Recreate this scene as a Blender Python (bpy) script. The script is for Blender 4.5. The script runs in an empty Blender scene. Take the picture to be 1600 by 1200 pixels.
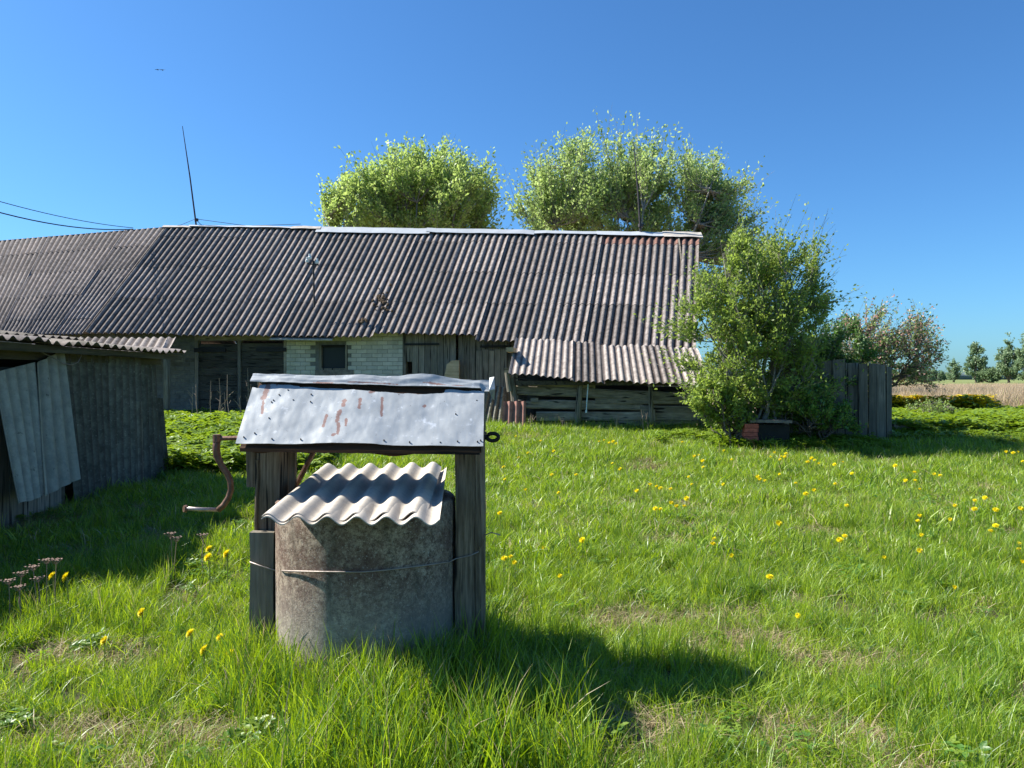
import bpy, math, random
import numpy as np
from mathutils import Vector, Matrix, noise
random.seed(7)
rng = np.random.default_rng(11)
SC = bpy.context.scene
COL = SC.collection
EYE = 1.5
F = 1160.0
# ------------------------------------------------------------------ camera, sky, sun, exposure
cam = bpy.data.cameras.new('camera')
camo = bpy.data.objects.new('camera', cam)
COL.objects.link(camo)
camo.location = (0, 0, EYE)
camo.rotation_euler = (math.radians(90), 0, 0)
cam.sensor_width = 36.0
cam.lens = 36.0 * F / 1600.0
cam.shift_y = -8.0 / 1600.0
cam.clip_start = 0.05
cam.clip_end = 5000
SC.camera = camo
SUN_TO = Vector((-1.0, 0.23, 1.0)).normalized()
sun_el = math.asin(SUN_TO.z)
sun_az = math.atan2(SUN_TO.x, SUN_TO.y)
world = bpy.data.worlds.new('World')
SC.world = world
world.use_nodes = True
wn = world.node_tree
wn.nodes.clear()
sky = wn.nodes.new('ShaderNodeTexSky')
sky.sky_type = 'NISHITA'
sky.sun_disc = False
sky.sun_elevation = sun_el
sky.sun_rotation = sun_az
sky.altitude = 0
sky.air_density = 1.0
sky.dust_density = 0.6
sky.ozone_density = 3.0
tint = wn.nodes.new('ShaderNodeMix'); tint.data_type = 'RGBA'; tint.blend_type = 'MULTIPLY'
tint.inputs['Factor'].default_value = 1.0; tint.inputs[7].default_value = (0.385, 0.71, 1.0, 1)
bg = wn.nodes.new('ShaderNodeBackground')
bg.inputs['Strength'].default_value = 0.080
wo = wn.nodes.new('ShaderNodeOutputWorld')
wn.links.new(sky.outputs[0], tint.inputs[6])
wn.links.new(tint.outputs[2], bg.inputs[0])
wn.links.new(bg.outputs[0], wo.inputs[0])
sun = bpy.data.lights.new('sun', 'SUN')
sun.energy = 5.0
sun.angle = math.radians(0.5)
sun.color = (1.0, 0.955, 0.88)
suno = bpy.data.objects.new('sun', sun)
COL.objects.link(suno)
suno.rotation_euler = (-SUN_TO).to_track_quat('-Z', 'Y').to_euler()
SC.view_settings.view_transform = 'Standard'
SC.view_settings.look = 'None'
SC.view_settings.exposure = 1.14
SC.view_settings.gamma = 1.0
SC.view_settings.use_curve_mapping = False
SC.render.engine = 'CYCLES'
SC.cycles.max_bounces = 6
SC.cycles.transparent_max_bounces = 8

# ------------------------------------------------------------------ helpers
def P(px, py, D):
    return Vector(((px - 800) / F * D, D, EYE + (592 - py) / F * D))

def sm(t):
    t = np.clip(t, 0, 1)
    return t * t * (3 - 2 * t)

def zt(x, y):
    """ground height"""
    x = np.asarray(x, float); y = np.asarray(y, float)
    z = -0.25 * (1 - sm((y - 4.6) / 4.4)) + 0.43 * sm((y - 9.5) / 6.0) + 0.40 * sm((y - 30) / 110.0)
    z = z + 0.018 * np.sin(x * 1.7 + 0.6 * y) * np.cos(y * 1.3 - 0.5 * x) + 0.02 * np.sin(0.6 * x + 1) * np.sin(0.5 * y)
    return z

def gz(x, y):
    return float(zt(x, y))

def on_ground(px, py, h=0.0):
    """point whose height above the ground is h and that the picture shows at px, py"""
    D = 5.0
    for _ in range(60):
        z = gz((px - 800) / F * D, D) + h
        Dn = (EYE - z) * F / (py - 592)
        D = 0.5 * D + 0.5 * Dn
    return Vector(((px - 800) / F * D, D, z))

def tag(o, label=None, cat=None, group=None, kind=None):
    if label: o['label'] = label
    if cat: o['category'] = cat
    if group: o['group'] = group
    if kind: o['kind'] = kind
    return o

def thing(name, loc, label, cat, group=None):
    o = bpy.data.objects.new(name, None)
    o.empty_display_size = 0.2
    COL.objects.link(o)
    o.location = loc
    return tag(o, label, cat, group)

def world_loc(o):
    v = Vector(o.location)
    while o.parent:
        o = o.parent
        v = v + Vector(o.location)
    return v

class MB:
    def __init__(s):
        s.v = []; s.f = []; s.mi = []
    def add(s, vs, fs, m=0):
        n = len(s.v)
        s.v.extend([tuple(v) for v in vs])
        s.f.extend([tuple(i + n for i in f) for f in fs])
        s.mi.extend([m] * len(fs))
    def hexa(s, c, m=0):
        """c: 4 bottom corners (ccw from above) then 4 top"""
        s.add(c, [(3, 2, 1, 0), (4, 5, 6, 7), (0, 1, 5, 4), (1, 2, 6, 5), (2, 3, 7, 6), (3, 0, 4, 7)], m)
    def box(s, x0, x1, y0, y1, z0, z1, m=0):
        s.hexa([(x0, y0, z0), (x1, y0, z0), (x1, y1, z0), (x0, y1, z0), (x0, y0, z1), (x1, y0, z1), (x1, y1, z1), (x0, y1, z1)], m)
    def slab(s, a, b, z0, z1, t, n, m=0, z0b=None, z1b=None):
        """upright slab whose front runs from a to b (xy), thickness t along n (away)"""
        z0b = z0 if z0b is None else z0b; z1b = z1 if z1b is None else z1b
        n = Vector((n[0], n[1], 0)).normalized() * t
        A = Vector((a[0], a[1], 0)); B = Vector((b[0], b[1], 0))
        s.hexa([A + Vector((0, 0, z0)), B + Vector((0, 0, z0b)), B + n + Vector((0, 0, z0b)), A + n + Vector((0, 0, z0)),
                A + Vector((0, 0, z1)), B + Vector((0, 0, z1b)), B + n + Vector((0, 0, z1b)), A + n + Vector((0, 0, z1))], m)
    def tube(s, pts, rad, k=6, m=0, cap=True):
        pts = [Vector(p) for p in pts]
        n = len(pts)
        if not hasattr(rad, '__len__'): rad = [rad] * n
        base = len(s.v)
        up = Vector((0.13, 0.21, 0.97))
        prev = None
        for i, p in enumerate(pts):
            d = (pts[min(i + 1, n - 1)] - pts[max(i - 1, 0)])
            if d.length < 1e-9: d = Vector((0, 0, 1))
            d.normalize()
            if prev is None:
                a = d.cross(up)
                if a.length < 0.1: a = d.cross(Vector((1, 0, 0)))
            else:
                a = prev - d * prev.dot(d)
                if a.length < 1e-4: a = d.cross(up)
            a.normalize(); prev = a
            b = d.cross(a)
            for j in range(k):
                w = 2 * math.pi * j / k
                s.v.append(tuple(p + (a * math.cos(w) + b * math.sin(w)) * rad[i]))
        for i in range(n - 1):
            for j in range(k):
                q = (j + 1) % k
                s.f.append((base + i * k + j, base + i * k + q, base + (i + 1) * k + q, base + (i + 1) * k + j)); s.mi.append(m)
        if cap:
            s.f.append(tuple(base + j for j in range(k))[::-1]); s.mi.append(m)
            s.f.append(tuple(base + (n - 1) * k + j for j in range(k))); s.mi.append(m)
    def build(s, name, mat, parent=None, smooth=False, own=False, loc=None):
        """verts are given in world coordinates; stored relative to the object's place"""
        me = bpy.data.meshes.new(name)
        V = np.array(s.v, float)
        base = Vector((0, 0, 0))
        if parent is not None: base = world_loc(parent)
        if loc is not None:
            org = Vector(loc)
        elif own or parent is None:
            org = Vector(V.mean(0)) if own else Vector((V[:, 0].mean(), V[:, 1].mean(), V[:, 2].min()))
        else:
            org = base
        V = V - np.array(org)
        me.from_pydata(V.tolist(), [], s.f)
        mats = mat if isinstance(mat, (list, tuple)) else [mat]
        for m_ in mats: me.materials.append(m_)
        if len(mats) > 1: me.polygons.foreach_set('material_index', s.mi)
        if smooth: me.polygons.foreach_set('use_smooth', [True] * len(me.polygons))
        me.update()
        o = bpy.data.objects.new(name, me)
        COL.objects.link(o)
        if parent is not None:
            o.parent = parent
            o.location = org - base
        else:
            o.location = org
        return o

def np_obj(name, V, Fc, mats, parent=None, mi=None, smooth=False, org=None, link=True):
    me = bpy.data.meshes.new(name)
    base = world_loc(parent) if parent is not None else Vector((0, 0, 0))
    if org is None: org = base
    V = np.asarray(V, np.float32) - np.array(org, np.float32)
    Fc = np.asarray(Fc, np.int32)
    k = Fc.shape[1]
    me.vertices.add(len(V)); me.vertices.foreach_set('co', V.ravel())
    me.loops.add(Fc.size); me.loops.foreach_set('vertex_index', Fc.ravel())
    me.polygons.add(len(Fc))
    me.polygons.foreach_set('loop_start', np.arange(0, Fc.size, k, dtype=np.int32))
    me.polygons.foreach_set('loop_total', np.full(len(Fc), k, np.int32))
    for m_ in (mats if isinstance(mats, (list, tuple)) else [mats]): me.materials.append(m_)
    if mi is not None: me.polygons.foreach_set('material_index', np.asarray(mi, np.int32))
    if smooth: me.polygons.foreach_set('use_smooth', np.ones(len(Fc), bool))
    me.update(calc_edges=True)
    o = bpy.data.objects.new(name, me)
    if link: COL.objects.link(o)
    if parent is not None: o.parent = parent
    o.location = Vector(org) - base
    return o

# ------------------------------------------------------------------ materials
class NT:
    def __init__(s, name):
        s.m = bpy.data.materials.new(name); s.m.use_nodes = True
        s.t = s.m.node_tree; s.t.nodes.clear()
        s.out = s.t.nodes.new('ShaderNodeOutputMaterial')
        s.b = s.t.nodes.new('ShaderNodeBsdfPrincipled')
        s.t.links.new(s.b.outputs[0], s.out.inputs[0])
        s.b.inputs['Roughness'].default_value = 0.85
        s.b.inputs['Specular IOR Level'].default_value = 0.25
        s.tc = s.t.nodes.new('ShaderNodeTexCoord')
        s.oi = s.t.nodes.new('ShaderNodeObjectInfo')
        s.geo = s.t.nodes.new('ShaderNodeNewGeometry')
    def link(s, a, b): s.t.links.new(a, b)
    def coord(s, scale=(1, 1, 1), src='Object', rand=True, wrld=False):
        mp = s.t.nodes.new('ShaderNodeMapping'); mp.inputs['Scale'].default_value = scale
        c = s.geo.outputs['Position'] if wrld else s.tc.outputs[src]
        if rand and not wrld:
            ad = s.t.nodes.new('ShaderNodeVectorMath'); ad.operation = 'ADD'
            mu = s.t.nodes.new('ShaderNodeMath'); mu.operation = 'MULTIPLY'; mu.inputs[1].default_value = 37.0
            s.link(s.oi.outputs['Random'], mu.inputs[0]); s.link(c, ad.inputs[0]); s.link(mu.outputs[0], ad.inputs[1])
            c = ad.outputs[0]
        s.link(c, mp.inputs[0]); return mp.outputs[0]
    def noise(s, vec, sc=5.0, det=4, rough=0.6, lo=None, hi=None):
        n = s.t.nodes.new('ShaderNodeTexNoise'); n.inputs['Scale'].default_value = sc
        n.inputs['Detail'].default_value = det; n.inputs['Roughness'].default_value = rough
        s.link(vec, n.inputs['Vector'])
        o = n.outputs['Fac']
        if lo is not None: o = s.ramp(o, lo, hi)
        return o
    def ramp(s, x, lo, hi):
        r = s.t.nodes.new('ShaderNodeMapRange'); r.inputs['From Min'].default_value = lo; r.inputs['From Max'].default_value = hi
        s.link(x, r.inputs['Value']); return r.outputs[0]
    def mix(s, f, a, b, mode='MIX'):
        n = s.t.nodes.new('ShaderNodeMix'); n.data_type = 'RGBA'; n.blend_type = mode
        for sock, v in ((n.inputs['Factor'], f), (n.inputs[6], a), (n.inputs[7], b)):
            if hasattr(v, 'links') or isinstance(v, bpy.types.NodeSocket): s.link(v, sock)
            elif isinstance(v, (int, float)): sock.default_value = v
            else: sock.default_value = (v[0], v[1], v[2], 1)
        return n.outputs[2]
    def mul(s, a, b):
        n = s.t.nodes.new('ShaderNodeMath'); n.operation = 'MULTIPLY'
        for i, v in enumerate((a, b)):
            if isinstance(v, (int, float)): n.inputs[i].default_value = v
            else: s.link(v, n.inputs[i])
        return n.outputs[0]
    def randtint(s, c, lo=0.85, hi=1.15):
        r = s.t.nodes.new('ShaderNodeMapRange'); r.inputs['To Min'].default_value = lo; r.inputs['To Max'].default_value = hi
        s.link(s.oi.outputs['Random'], r.inputs['Value'])
        n = s.t.nodes.new('ShaderNodeVectorMath'); n.operation = 'SCALE'
        s.link(c, n.inputs[0]); s.link(r.outputs[0], n.inputs['Scale'])
        return n.outputs[0]
    def col(s, c): s.link(c, s.b.inputs['Base Color']) if isinstance(c, bpy.types.NodeSocket) else setattr(s.b.inputs['Base Color'], 'default_value', (c[0], c[1], c[2], 1)); return s
    def bump(s, h, strength=0.5, dist=0.01):
        n = s.t.nodes.new('ShaderNodeBump'); n.inputs['Strength'].default_value = strength; n.inputs['Distance'].default_value = dist
        s.link(h, n.inputs['Height']); s.link(n.outputs[0], s.b.inputs['Normal']); return s

def wood(name, ca, cb, crack, axis='z', fine=60.0):
    ca = (ca[0] * 1.06, ca[1] * .96, ca[2] * .82); cb = (cb[0] * 1.06, cb[1] * .96, cb[2] * .82)
    m = NT(name)
    st = {'z': (1, 1, 0.05), 'x': (0.05, 1, 1), 'y': (1, 0.05, 1)}[axis]
    v = m.coord(st)
    g = m.noise(v, fine, 5, 0.65)
    big = m.noise(m.coord((1, 1, 1)), 2.2, 4, 0.6, 0.3, 0.7)
    c = m.mix(m.ramp(g, 0.35, 0.65), ca, cb)
    c = m.mix(m.mul(big, 0.55), c, (ca[0] * 0.55, ca[1] * 0.6, ca[2] * 0.5))
    cr = m.noise(v, fine * 0.6, 2, 0.5, 0.40, 0.33)
    c = m.mix(cr, c, crack)
    m.col(m.randtint(c, 0.75, 1.2)).bump(g, 0.8, 0.006)
    return m.m

def plain(name, c, rough=0.7, metal=0.0, var=0.3, sc=8.0, bump=0.3, dist=0.004, tint=0.1):
    m = NT(name)
    n = m.noise(m.coord(), sc, 5, 0.6, 0.3, 0.7)
    cc = m.mix(n, [x * (1 - var) for x in c], [min(1, x * (1 + var)) for x in c])
    m.col(m.randtint(cc, 1 - tint, 1 + tint)).bump(n, bump, dist)
    m.b.inputs['Roughness'].default_value = rough; m.b.inputs['Metallic'].default_value = metal
    return m.m

M = {}
M['wood_v'] = wood('weathered_grey_wood_upright', (0.155, 0.148, 0.135), (0.34, 0.32, 0.295), (0.02, 0.018, 0.015), 'z', 34)
M['wood_h'] = wood('weathered_grey_wood_level', (0.18, 0.168, 0.15), (0.40, 0.37, 0.33), (0.02, 0.018, 0.015), 'x', 26)
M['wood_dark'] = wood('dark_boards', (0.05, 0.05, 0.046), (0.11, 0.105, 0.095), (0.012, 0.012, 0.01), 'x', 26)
M['wood_fence'] = wood('fence_boards', (0.12, 0.118, 0.108), (0.25, 0.24, 0.215), (0.015, 0.015, 0.012), 'z', 30)
M['post'] = wood('well_post_wood', (0.11, 0.088, 0.066), (0.34, 0.29, 0.235), (0.012, 0.01, 0.008), 'z', 70)
M['drum'] = wood('windlass_wood', (0.04, 0.024, 0.015), (0.11, 0.06, 0.036), (0.01, 0.007, 0.005), 'x', 40)
M['beam'] = wood('dark_beam', (0.06, 0.055, 0.045), (0.13, 0.12, 0.10), (0.012, 0.01, 0.008), 'y', 26)
M['pale_wood'] = wood('fresh_pale_wood', (0.42, 0.33, 0.22), (0.6, 0.5, 0.36), (0.25, 0.18, 0.1), 'x', 20)
M['black_wood'] = plain('near_black', (0.02, 0.019, 0.017), 0.9)

def asbestos(name, base, warm, lichen=0.5, dark=(0.05, 0.045, 0.04), tint=(0.82, 1.15), valley=.75, dirt_shade=(0.06, 0.042, 0.036)):
    m = NT(name)
    v = m.coord()
    big = m.noise(v, 1.3, 4, 0.6, 0.3, 0.7)
    c = m.mix(big, base, warm)
    mid = m.noise(v, 9.0, 5, 0.7, 0.42, 0.62)
    c = m.mix(m.mul(mid, 0.6), c, dark)
    va = m.t.nodes.new('ShaderNodeAttribute'); va.attribute_name = 'valley'
    vm = m.t.nodes.new('ShaderNodeMath'); vm.operation = 'MULTIPLY_ADD'; m.link(va.outputs['Fac'], vm.inputs[0]); vm.inputs[1].default_value = 1.0
    m.link(m.mul(m.noise(v, 7, 4, .7), -.35), vm.inputs[2])
    c = m.mix(m.mul(m.ramp(vm.outputs[0], .25, .75), valley), c, dirt_shade)  # valley dirt, darkened further to paint the shade between ribs
    sp = m.noise(v, 38.0, 3, 0.7, 0.60, 0.68)
    c = m.mix(m.mul(sp, lichen), c, (0.42, 0.41, 0.35))
    sp2 = m.noise(m.coord((1, 1, 1)), 16.0, 4, 0.75, 0.64, 0.70)
    c = m.mix(m.mul(sp2, 0.8), c, (0.035, 0.032, 0.02))
    m.col(m.randtint(c, *tint)).bump(m.noise(v, 60, 4, 0.7), 0.5, 0.004)
    m.b.inputs['Roughness'].default_value = 0.95
    return m.m
M['roof'] = asbestos('old_asbestos_cement', (0.255, 0.228, 0.208), (0.315, 0.262, 0.232), valley=.95, dirt_shade=(.04, .027, .022), tint=(.72, 1.15))
M['roof_red'] = asbestos('red_stained_asbestos', (0.22, 0.12, 0.09), (0.3, 0.14, 0.10), 0.3)
M['roof_pale'] = asbestos('pale_asbestos', (0.38, 0.335, 0.295), (0.46, 0.39, 0.34), 0.3, (0.14, 0.12, 0.11), (0.75, 1.2))
M['shed_sheet'] = asbestos('dark_mossy_sheet', (0.16, 0.155, 0.125), (0.24, 0.225, 0.18), 0.5, (0.045, 0.045, 0.035), (.6, 1.3), .7)
M['shed_pale'] = asbestos('pale_shed_sheet', (0.30, 0.29, 0.235), (0.35, 0.33, 0.27), 0.3, (0.18, 0.18, 0.16), (0.9, 1.1), .45, (.12, .11, .09))
M['shed_roof'] = asbestos('mossy_shed_roof', (0.20, 0.18, 0.15), (0.26, 0.22, 0.18), .7, (.05, .045, .03), (.7, 1.2), .9)
M['pink_sheet'] = asbestos('reddish_painted_sheet', (0.45, 0.22, 0.17), (0.5, 0.27, 0.21), 0.2, (0.25, 0.12, 0.1), valley=.4)

m = NT('well_lid_cement')
v = m.coord(rand=False)
c = m.mix(m.noise(v, 3, 5, 0.65, 0.3, 0.7), (0.44, 0.385, 0.31), (0.60, 0.54, 0.45))
c = m.mix(m.mul(m.noise(v, 22, 5, 0.7, 0.5, 0.72), 0.55), c, (0.30, 0.27, 0.23))
c = m.mix(m.mul(m.noise(v, 90, 3, 0.7, 0.62, 0.7), 0.5), c, (0.2, 0.17, 0.13))
m.col(c).bump(m.noise(v, 120, 4, 0.7), 0.35, 0.003)
M['lid'] = m.m

m = NT('ring_concrete')
v = m.coord(rand=False)
c = m.mix(m.noise(v, 30, 9, 0.9, 0.42, 0.58), (0.10, 0.062, 0.042), (0.52, 0.42, 0.31))
c = m.mix(m.mul(m.noise(v, 3.2, 8, 0.8, 0.44, 0.58), 0.75), c, (0.13, 0.07, 0.052))
c = m.mix(m.mul(m.noise(v, 75, 3, 0.8, 0.60, 0.66), 0.8), c, (0.52, 0.49, 0.42))
c = m.mix(m.mul(m.noise(m.coord((1, 1, 0.25), rand=False), 8, 4, 0.7, 0.52, 0.7), 0.65), c, (0.07, 0.065, 0.045))
sx = m.t.nodes.new('ShaderNodeSeparateXYZ'); m.link(m.tc.outputs['Object'], sx.inputs[0])
low = m.ramp(sx.outputs['Z'], 0.42, 0.05)
c = m.mix(m.mul(low, 0.5), c, (0.42, 0.40, 0.34))
m.col(c).bump(m.noise(v, 90, 5, 0.85), 1.0, 0.008)
M['ring'] = m.m

m = NT('galvanised_sheet')
v = m.coord(rand=False)
st = m.coord((1.0, 0.12, 0.12), rand=False)
c = m.mix(m.noise(v, 4, 5, 0.65, 0.3, 0.7), (0.30, 0.318, 0.322), (0.41, 0.43, 0.433))
c = m.mix(m.mul(m.noise(st, 55, 3, 0.6, 0.50, 0.62), 0.6), c, (0.31, 0.34, 0.36))
c = m.mix(m.mul(m.noise(v, 16, 4, 0.7, 0.60, 0.70), 0.5), c, (0.72, 0.75, 0.78))
at = m.t.nodes.new('ShaderNodeAttribute'); at.attribute_name = 'rust'
rf = m.t.nodes.new('ShaderNodeMath'); rf.operation = 'MULTIPLY_ADD'
m.link(m.noise(v, 55, 4, 0.7), rf.inputs[0]); rf.inputs[1].default_value = 1.3; rf.inputs[2].default_value = -0.65
ad = m.t.nodes.new('ShaderNodeMath'); ad.operation = 'ADD'; m.link(rf.outputs[0], ad.inputs[0]); m.link(at.outputs['Fac'], ad.inputs[1])
rr = m.ramp(ad.outputs[0], 0.45, 0.62)
c = m.mix(m.mul(rr, .8), c, (0.22, 0.095, 0.065))
spk = m.noise(v, 95, 2, 0.5, 0.735, 0.75)
c = m.mix(spk, c, (0.08, 0.06, 0.05))
m.col(c)
m.b.inputs['Metallic'].default_value = 0.18; m.b.inputs['Roughness'].default_value = 0.5
m.b.inputs['Specular IOR Level'].default_value = 0.4
bn = m.noise(v, 6, 5, 0.55)
m.bump(bn, 0.22, 0.010)
M['zinc'] = m.m
M['zinc_far'] = plain('galvanised_ridge', (0.50, 0.52, 0.52), 0.45, 0.25, 0.12, 3.0, 0.3, 0.01)
M['ridge_cement'] = plain('ridge_cement', (0.42, 0.38, 0.33), 0.9, 0, 0.25, 8)
M['rust'] = plain('rusty_iron', (0.17, 0.10, 0.07), 0.55, 0.5, 0.4, 30, 0.6, 0.002)
M['worn_iron'] = plain('worn_iron', (0.42, 0.35, 0.31), 0.4, 0.6, 0.3, 30, 0.4, 0.002)
M['black_iron'] = plain('black_iron', (0.03, 0.028, 0.026), 0.6, 0.4, 0.3, 30)
M['wire'] = plain('fence_wire', (0.32, 0.27, 0.24), 0.5, 0.5, 0.2, 30)
M['cable'] = plain('black_cable', (0.02, 0.02, 0.02), 0.6)
M['porcelain'] = plain('white_porcelain', (0.75, 0.75, 0.72), 0.3, 0, 0.05)
M['mast'] = plain('mast_steel', (0.05, 0.045, 0.045), 0.6, 0.3)
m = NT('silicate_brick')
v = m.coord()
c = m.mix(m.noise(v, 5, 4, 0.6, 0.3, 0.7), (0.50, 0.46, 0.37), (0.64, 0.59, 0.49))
wz = m.t.nodes.new('ShaderNodeSeparateXYZ'); m.link(m.geo.outputs['Position'], wz.inputs[0])
damp = m.noise(m.coord(wrld=True), 1.6, 4, 0.7, 0.45, 0.62)
c = m.mix(m.mul(damp, 0.35), c, (0.30, 0.33, 0.2))
m.col(m.randtint(c, 0.82, 1.12)).bump(m.noise(v, 40, 4, 0.7), 0.5, 0.004)
M['brick'] = m.m
M['brick_shaded'] = plain('shaded_silicate_brick', (0.15, 0.145, 0.12), 0.9, 0, 0.3, 6, tint=.2)  # darker copy of the brick: shade of the left wall put into its colour
M['mortar'] = plain('mortar', (0.17, 0.165, 0.145), 0.95, 0, 0.25, 12)
M['red_brick'] = plain('red_brick', (0.42, 0.11, 0.07), 0.9, 0, 0.35, 20)
M['old_cement'] = plain('old_cement', (0.2, 0.17, 0.14), 0.95, 0, 0.4, 9)
M['interior'] = plain('interior_dark', (0.03, 0.028, 0.025), 0.95)
m = NT('window_glass'); m.col((0.03, 0.035, 0.035)); m.b.inputs['Roughness'].default_value = 0.25; m.b.inputs['Specular IOR Level'].default_value = 0.12
m.bump(m.noise(m.coord(), 3, 3, 0.6), 0.2, 0.02)
M['glass'] = m.m
M['cord'] = plain('pale_cord', (0.6, 0.7, 0.75), 0.7, 0, 0.1)

def leafmat(name, ca, cb, trans=0.5, patch=None, gloss=0.55, gain=1.6, hue=0.487, tv=2.0):
    """ca..cb vary per leaf instance / position"""
    m = NT(name)
    ca = [x * gain for x in ca]; cb = [x * gain for x in cb]
    if patch: patch = [x * gain for x in patch]
    n = m.noise(m.coord(wrld=True), 0.9, 4, 0.7, 0.36, 0.64)
    nf = m.noise(m.coord(wrld=True), 14.0, 2, 0.6, 0.3, 0.7)
    c = m.mix(m.oi.outputs['Random'], ca, cb)
    c = m.mix(m.mul(nf, 0.55), c, [x * 0.62 for x in ca])
    if patch: c = m.mix(m.mul(n, 0.6), c, patch)
    m.col(c)
    m.b.inputs['Roughness'].default_value = 0.42
    m.b.inputs['Specular IOR Level'].default_value = gloss
    tr = m.t.nodes.new('ShaderNodeBsdfTranslucent')
    hs = m.t.nodes.new('ShaderNodeHueSaturation'); hs.inputs['Hue'].default_value = hue; hs.inputs['Saturation'].default_value = 1.08; hs.inputs['Value'].default_value = tv
    m.link(c, hs.inputs['Color']); m.link(hs.outputs[0], tr.inputs[0])
    mx = m.t.nodes.new('ShaderNodeMixShader'); mx.inputs[0].default_value = trans
    m.link(m.b.outputs[0], mx.inputs[1]); m.link(tr.outputs[0], mx.inputs[2]); m.link(mx.outputs[0], m.out.inputs[0])
    return m.m
M['g1'] = leafmat('grass_blade_green', (0.074, 0.136, 0.010), (0.125, 0.198, 0.014), 0.33, (0.14, 0.18, 0.018), .55, 1.8, .49, 2.0)
M['g2'] = leafmat('grass_blade_yellow_green', (0.15, 0.225, 0.018), (0.23, 0.29, 0.035), 0.36, None, .6, 1.8, .49, 2.0)
M['g3'] = leafmat('grass_blade_blue_green', (0.034, 0.088, 0.014), (0.07, 0.13, 0.025), 0.28, None, .55, 1.75, .49, 1.9)
M['g4'] = leafmat('dry_grass_blade', (0.38, 0.31, 0.17), (0.5, 0.42, 0.26), 0.3, None, 0.2, 1.0, .5, 1.3)
M['herb'] = leafmat('herb_leaf', (0.095, 0.155, 0.018), (0.15, 0.21, 0.025), 0.35)
M['herb_dark'] = leafmat('herb_leaf_dark', (0.05, 0.12, 0.02), (0.08, 0.16, 0.03), 0.4)
M['leaf_tree'] = leafmat('willow_leaf', (0.12, 0.18, 0.055), (0.17, 0.23, 0.065), 0.45, (0.19, 0.24, 0.08), gain=1.75, gloss=.2)
M['leaf_tree2'] = leafmat('pale_willow_leaf', (0.15, 0.205, 0.08), (0.20, 0.26, 0.105), 0.45, (0.22, 0.27, 0.11), gain=1.75, gloss=.2)
M['leaf_bush'] = leafmat('bush_leaf', (0.10, 0.155, 0.03), (0.14, 0.195, 0.042), 0.42, (0.17, 0.22, 0.055), gloss=.2)
M['leaf_apple'] = leafmat('apple_leaf', (0.06, 0.10, 0.03), (0.10, 0.15, 0.05), 0.3)
M['leaf_red'] = leafmat('reddish_bud', (0.30, 0.17, 0.14), (0.4, 0.25, 0.2), 0.3)
M['leaf_far'] = leafmat('far_tree_leaf', (0.15, 0.20, 0.11), (0.19, 0.245, 0.14), 0.35)  # leaf colour paled to stand in for haze over the distance
M['leaf_far_dark'] = leafmat('far_dark_leaf', (0.075, 0.12, 0.065), (0.11, 0.155, 0.08), 0.3, gloss=.15)
M['bark'] = plain('bark', (0.12, 0.10, 0.08), 0.95, 0, 0.4, 12, 0.8, 0.02)
M['bark_grey'] = plain('grey_bark', (0.22, 0.205, 0.17), 0.95, 0, 0.35, 12, 0.8, 0.02)
M['petal'] = leafmat('dandelion_petal', (0.86, 0.74, 0.015), (0.92, 0.80, 0.02), 0.2, None, 0.1, 1.0, .5, 1.0)
M['dand_centre'] = leafmat('dandelion_centre', (0.82, 0.60, 0.01), (0.86, 0.64, 0.012), 0.2, None, 0.1, 1.0, .5, 1.0)
M['stem'] = leafmat('flower_stem', (0.14, 0.17, 0.06), (0.18, 0.2, 0.07), 0.3)
M['dry_stalk'] = plain('dry_stalk', (0.26, 0.20, 0.15), 0.9, 0, 0.3, 30)
M['umbel'] = plain('dry_umbel', (0.30, 0.21, 0.17), 0.95, 0, 0.3, 60)
M['reed'] = leafmat('dead_reed', (0.50, 0.39, 0.255), (0.64, 0.51, 0.35), 0.25, (0.54, 0.41, 0.29), 0.15, .95, .5, 1.3)
M['marsh_flower'] = leafmat('yellow_marsh_flower', (0.75, 0.55, 0.01), (0.8, 0.62, 0.02), 0.2, None, .1, 1.0, .5, 1.0)

# ground
m = NT('lawn_soil')
v = m.coord(wrld=True)
c = m.mix(m.noise(v, 7, 6, 0.7, 0.38, 0.62), (0.022, 0.026, 0.010), (0.075, 0.07, 0.028))
c = m.mix(m.mul(m.noise(v, 1.1, 5, 0.65, 0.50, 0.64), 0.8), c, (0.30, 0.24, 0.135))
sx = m.t.nodes.new('ShaderNodeSeparateXYZ'); m.link(m.geo.outputs['Position'], sx.inputs[0])
far = m.ramp(sx.outputs['Y'], 19.5, 22.0)
fc = m.mix(m.noise(v, 0.5, 4, 0.6, 0.3, 0.7), (0.40, 0.29, 0.19), (0.5, 0.38, 0.26))
c = m.mix(far, c, fc)
far2 = m.ramp(sx.outputs['Y'], 78, 84)
fc2 = m.mix(m.noise(v, 0.08, 4, 0.6, 0.3, 0.7), (0.13, 0.17, 0.05), (0.22, 0.24, 0.08))
c = m.mix(far2, c, fc2)
m.col(c).bump(m.noise(v, 40, 5, 0.7), 0.8, 0.03)
M['soil'] = m.m
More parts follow.
